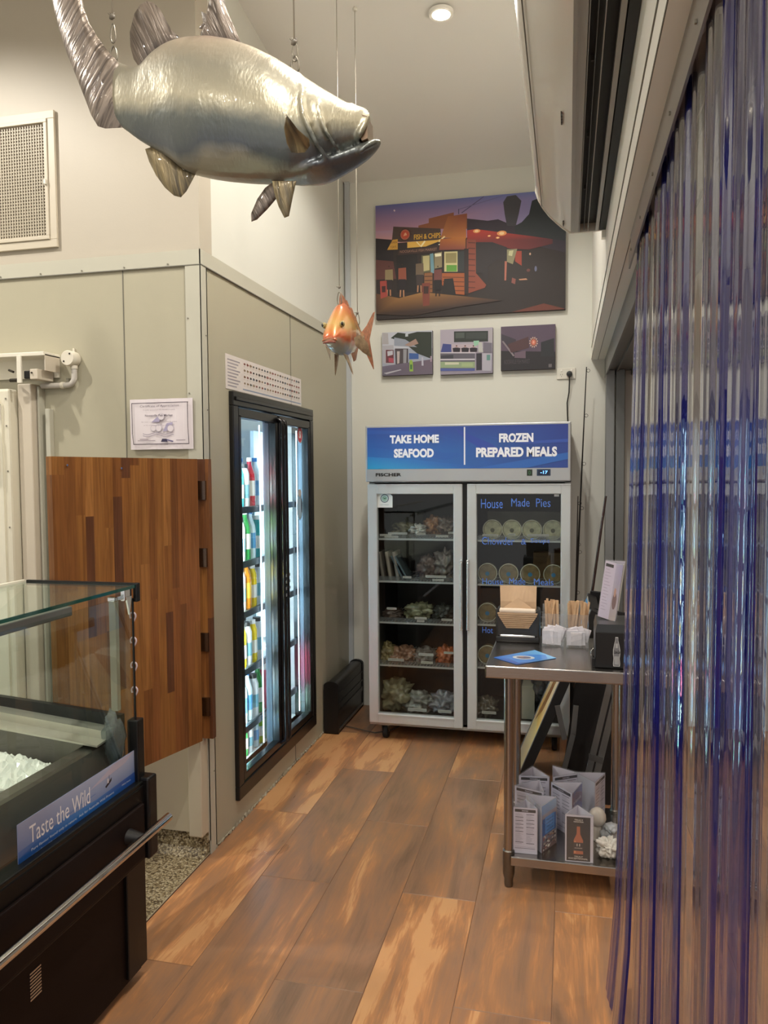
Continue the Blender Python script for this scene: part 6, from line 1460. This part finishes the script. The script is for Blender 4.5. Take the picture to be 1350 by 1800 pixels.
sfin('dorsal_fin', [(.12, .140, 0), (.125, .175, 0), (.14, .205, 0), (.155, .180, 0), (.17, .195, 0), (.19, .172, 0), (.21, .180, 0), (.24, .150, 0), (.27, .150, 0), (.30, .115, 0), (.32, .11, 0), (.35, .06, 0), (.28, .10, 0), (.2, .145, 0)], SFm)
sfin('tail_fin', [(.37, .045, 0), (.42, .085, -.01), (.48, .155, -.022), (.50, .165, -.025), (.47, .09, -.012), (.455, .03, -.005), (.47, -.04, -.005), (.51, -.125, -.008), (.50, -.125, -.008), (.44, -.06, 0), (.37, .0, 0)], SFm)
for sg in (-1, 1):
    sfin('pelvic_fin', [(.10, -.080, sg*.022), (.125, -.12, sg*.034), (.15, -.175, sg*.046), (.155, -.178, sg*.047), (.16, -.13, sg*.034), (.15, -.083, sg*.022)], SFo)
    sfin('pectoral_fin', [(.13, -.010, sg*.066), (.15, .005, sg*.088), (.19, -.03, sg*.110), (.235, -.095, sg*.108), (.19, -.075, sg*.086), (.14, -.045, sg*.068)], SFo)
sfin('anal_fin', [(.24, -.066, 0), (.27, -.105, 0), (.30, -.095, 0), (.34, -.02, 0)], SFm)
for s_, v_, ll, zt_ in ((.125, .150, 'front', .075), (.33, .080, 'rear', .055)):
    a = sp(s_, v_, 0); zc = ceil_z(a.y); top = a+Vector((0, 0, zt_))
    r_ = thing('hanging_cable', 'thin cable with a steel snap hook holding the %s of the orange fish' % ll, 'cable', (a.x, a.y, zc), 'cables of the orange fish')
    MB().tube([(a.x, a.y, zc), tuple(top)], .0018, 8).build('cable', WIRE, r_, smooth=180)
    MB().blob(tuple(top), .006, .005, .006, .3, 2, 2).tube([tuple(top), (top.x-.014, top.y, top.z+.004)], .0016, 5).build('knot', mat('knot_grey', '#6a6357', .6), r_, smooth=180)
    carabiner((a.x, a.y, a.z+.024), .030, .009, .0022, HK, r_)
    MB().lathe([(.010, -.02), (.012, -.01), (.004, .0)][::-1], (a.x, a.y, zc+.0), 12).build('ceiling_hook', WHITEPL, r_)

# ================================================================== AIR CURTAIN UNIT OVER THE OPENING
YE = 3.40
prof = [(942, 300), (942, 335), (947, 350), (955, 364), (966, 378), (980, 391), (992, 401), (1003, 408)]
PR = [atY(x, y, YE) for x, y in prof]
x_r = .1505
zt_ = 2.985; zb_ = PR[-1].z
r = thing('air_curtain', 'long white air curtain unit with black outlet slots, mounted above the strip curtain', 'air curtain', (0, 2.2, zb_))
pp_ = [Vector((p.x, YE, p.z)) for p in PR[1:]]
loop = [(PR[1].x, YE, zt_-.02), (PR[1].x, YE, PR[1].z)]+[(p.x, YE, p.z) for p in PR[2:]]+[(.036, YE, zb_), (.036, YE, zb_+.10), (x_r, YE, zb_+.10), (x_r, YE, zt_), (PR[1].x+.02, YE, zt_)]
ACM = mat('aircon_white', '#d4cec2', .26, coat=.3)
MB().prism(loop, (0, -2.6, 0)).build('casing', ACM, r, smooth=25)
MB().prism([(p.x-.004, YE+.001, p.z-.003) for p in PR[1:]]+[(.10, YE+.001, zb_-.003), (x_r, YE+.001, zb_), (x_r, YE+.001, zt_), (PR[1].x, YE+.001, zt_)], (0, .012, 0)).build('end_cover', mat('aircon_cap', '#c6bfb2', .35), r, smooth=25)
q = PR[3]; MB().box(q.x-.0075, q.x-.004, YE-2.6, YE-.01, q.z-.001, q.z+.001).build('casing_seam', SEAM, r)
GR = mat('aircon_grey', '#98938b', .35)
sl = MB().box(.008, .042, YE-2.6, YE, zb_-.003, zb_+.004).box(.020, .022, YE-2.6, YE, zb_-.005, zb_).box(.076, .0785, YE-2.6, YE-.002, zb_-.003, zb_+.015).box(.108, .121, YE-2.6, YE, zb_-.003, zb_+.02).box(.040, .044, YE-2.6, YE, zb_-.003, zb_+.02)
sl.build('outlet_frame', GR, r)
MB().box(.044, .1505, YE-2.59, YE-.004, zb_+.03, zb_+.05).box(.125, .150, YE-2.6, YE-.001, zb_-.001, zb_+.03).build('outlet_slot', mat('slot_dark', '#26251f', .6), r)
vn = MB().box(.060, .0625, YE-2.59, YE-.006, zb_+.002, zb_+.026)
for k in range(6): vn.box(.052, .0605, YE-.45-k*.45-.003, YE-.45-k*.45+.003, zb_+.016, zb_+.028)
vn.build('guide_vane', mat('vane_grey', '#4a4843', .5), r)
A = Art((.0, YE, zb_), (0, -1, 0), (-.2, 0, 1))
mk = MB()
for (yy, zz, ll) in ((YE-.07, PR[-2].z-.001, .022), (YE-.10, PR[-2].z-.001, .010)):
    x_ = PR[-2].x; mk.box(x_-.0065, x_-.001, yy, yy+ll, zz-.006, zz+.002)
for k in range(4): mk.box(PR[-2].x-.0060, PR[-2].x-.001, 2.38-k*.02, 2.393-k*.02, PR[-2].z-.004, PR[-2].z+.004)
mk.build('badge', mat('badge_dark', '#4a463f', .5), r)
p = atY(1062, 402, 3.42)
o = MB().box(.134, .1505, 3.40, 3.435, 2.66, 2.76, bev=.002).build('cable_duct', mat('duct_white', '#eeeae0', .4)); setp(o, 'short white cable duct at the far end of the air curtain', 'cable duct')

# ================================================================== STRIP CURTAIN
CLEAR = sheer('clear_pvc', (.88, .88, .91), .012, 1.55, diff=.07, dcol=(.40, .37, .36))
BLUE2 = sheer('pale_blue_pvc', (.45, .47, .80), .03, 1.55, diff=.12, dcol=(.12, .13, .36), bump=.10)
BLUE = sheer('blue_pvc', (.12, .12, .55), .035, 1.55, diff=.30, dcol=(.025, .03, .25), bump=.10)
r = thing('curtain_rail', 'grey metal rail holding the strip curtain under the header', 'curtain rail', (.2, 1, 2.33))
MB().box(.196, .226, -1.2, 2.56, 2.362, 2.42, bev=.002).build('channel', mat('rail_alu', '#a19c93', .35, .4), r)
MB().box(.183, .188, -1.2, 2.56, 2.315, 2.37).box(.188, .2, -1.2, 2.56, 2.36, 2.42).box(.224, .228, -1.2, 2.56, 2.318, 2.372).build('clamp_plate', mat('rail_clamp', '#8b8680', .3, .6), r)
rw = MB()
for k in range(12): rw.lathe([(.004, 0), (.004, -.003)][::-1], (.1825, 2.45-k*.3, 2.345), 8, 'X')
rw.build('rivets', mat('rivet', '#8d897c', .4, .5), r)
def strip(yc, x0, wid, blue, lean, zbot, seed, flare=0, lab='x'):
    rnd = random.Random(seed); th = .0026; nseg = 18; zs = [2.36, 2.2, 1.9, 1.5, 1.1, .7, .35, .15, zbot]
    depth = rnd.uniform(.010, .017); ph = rnd.uniform(-.2, .2); rib = [rnd.uniform(0, .002) for _ in range(nseg+1)]
    t = thing('curtain_strip', lab, 'curtain strip', (x0, yc, 0), 'hanging strips of the curtain')
    def sect(z, s0, s1, n):
        out = []; inn = []; k_ = (2.36-z)/2.36
        for i in range(n+1):
            s = s0+(s1-s0)*i/n; u_ = s*2-1
            x = x0-depth*(1-u_*u_)+depth*.5+lean*k_*.03+flare*max(0, k_-.75)**2*(-1.2)*(1 if flare < 9 else 1); y = yc+wid/2*u_*(1-.04*k_)+ph*.02*k_
            x += .0016*math.cos(s*PI*9)*1.0
            tt = th*(1+(1.1 if (s < .06 or s > .94) else 0)+.5*(math.cos(s*PI*9) > .6))
            out.append(Vector((x-tt/2, y, z))); inn.append(Vector((x+tt/2, y, z)))
        return [tuple(p) for p in out+inn[::-1]]
    parts = [('clear_sheet', .20, .935, BLUE2 if blue else CLEAR, nseg), ('blue_edge', 0, .198, BLUE, 6), ('blue_edge', .937, 1, BLUE, 3)]
    for nm, s0, s1, m_, n in parts:
        MB().loft([sect(z, s0, s1, n) for z in zs]).build(nm, m_, t, smooth=50)
    return t
NM = ['', 'second', 'third', 'fourth', 'fifth', 'sixth', 'seventh', 'eighth', 'ninth', 'tenth', 'eleventh', 'twelfth', 'thirteenth', 'fourteenth', 'fifteenth', 'sixteenth']
for k in range(16):
    yc = 2.42-k*.176+random.uniform(-.008, .008)
    lb = 'blue edged clear PVC curtain strip, ' + ('at the far end beside the steel bench' if k == 0 else '%s strip counted from the bench' % NM[k] if k < 10 else 'at the near right edge, close to the camera')
    strip(yc, .200 if k % 2 else .207, .20, k % 4 == 0, (-1.8, -1.3, -.8, -.5)[k] if k < 4 else random.uniform(-.5, .1), .03 if k else .06, 40+k, flare=(.35 if k < 2 else .1), lab=lb)
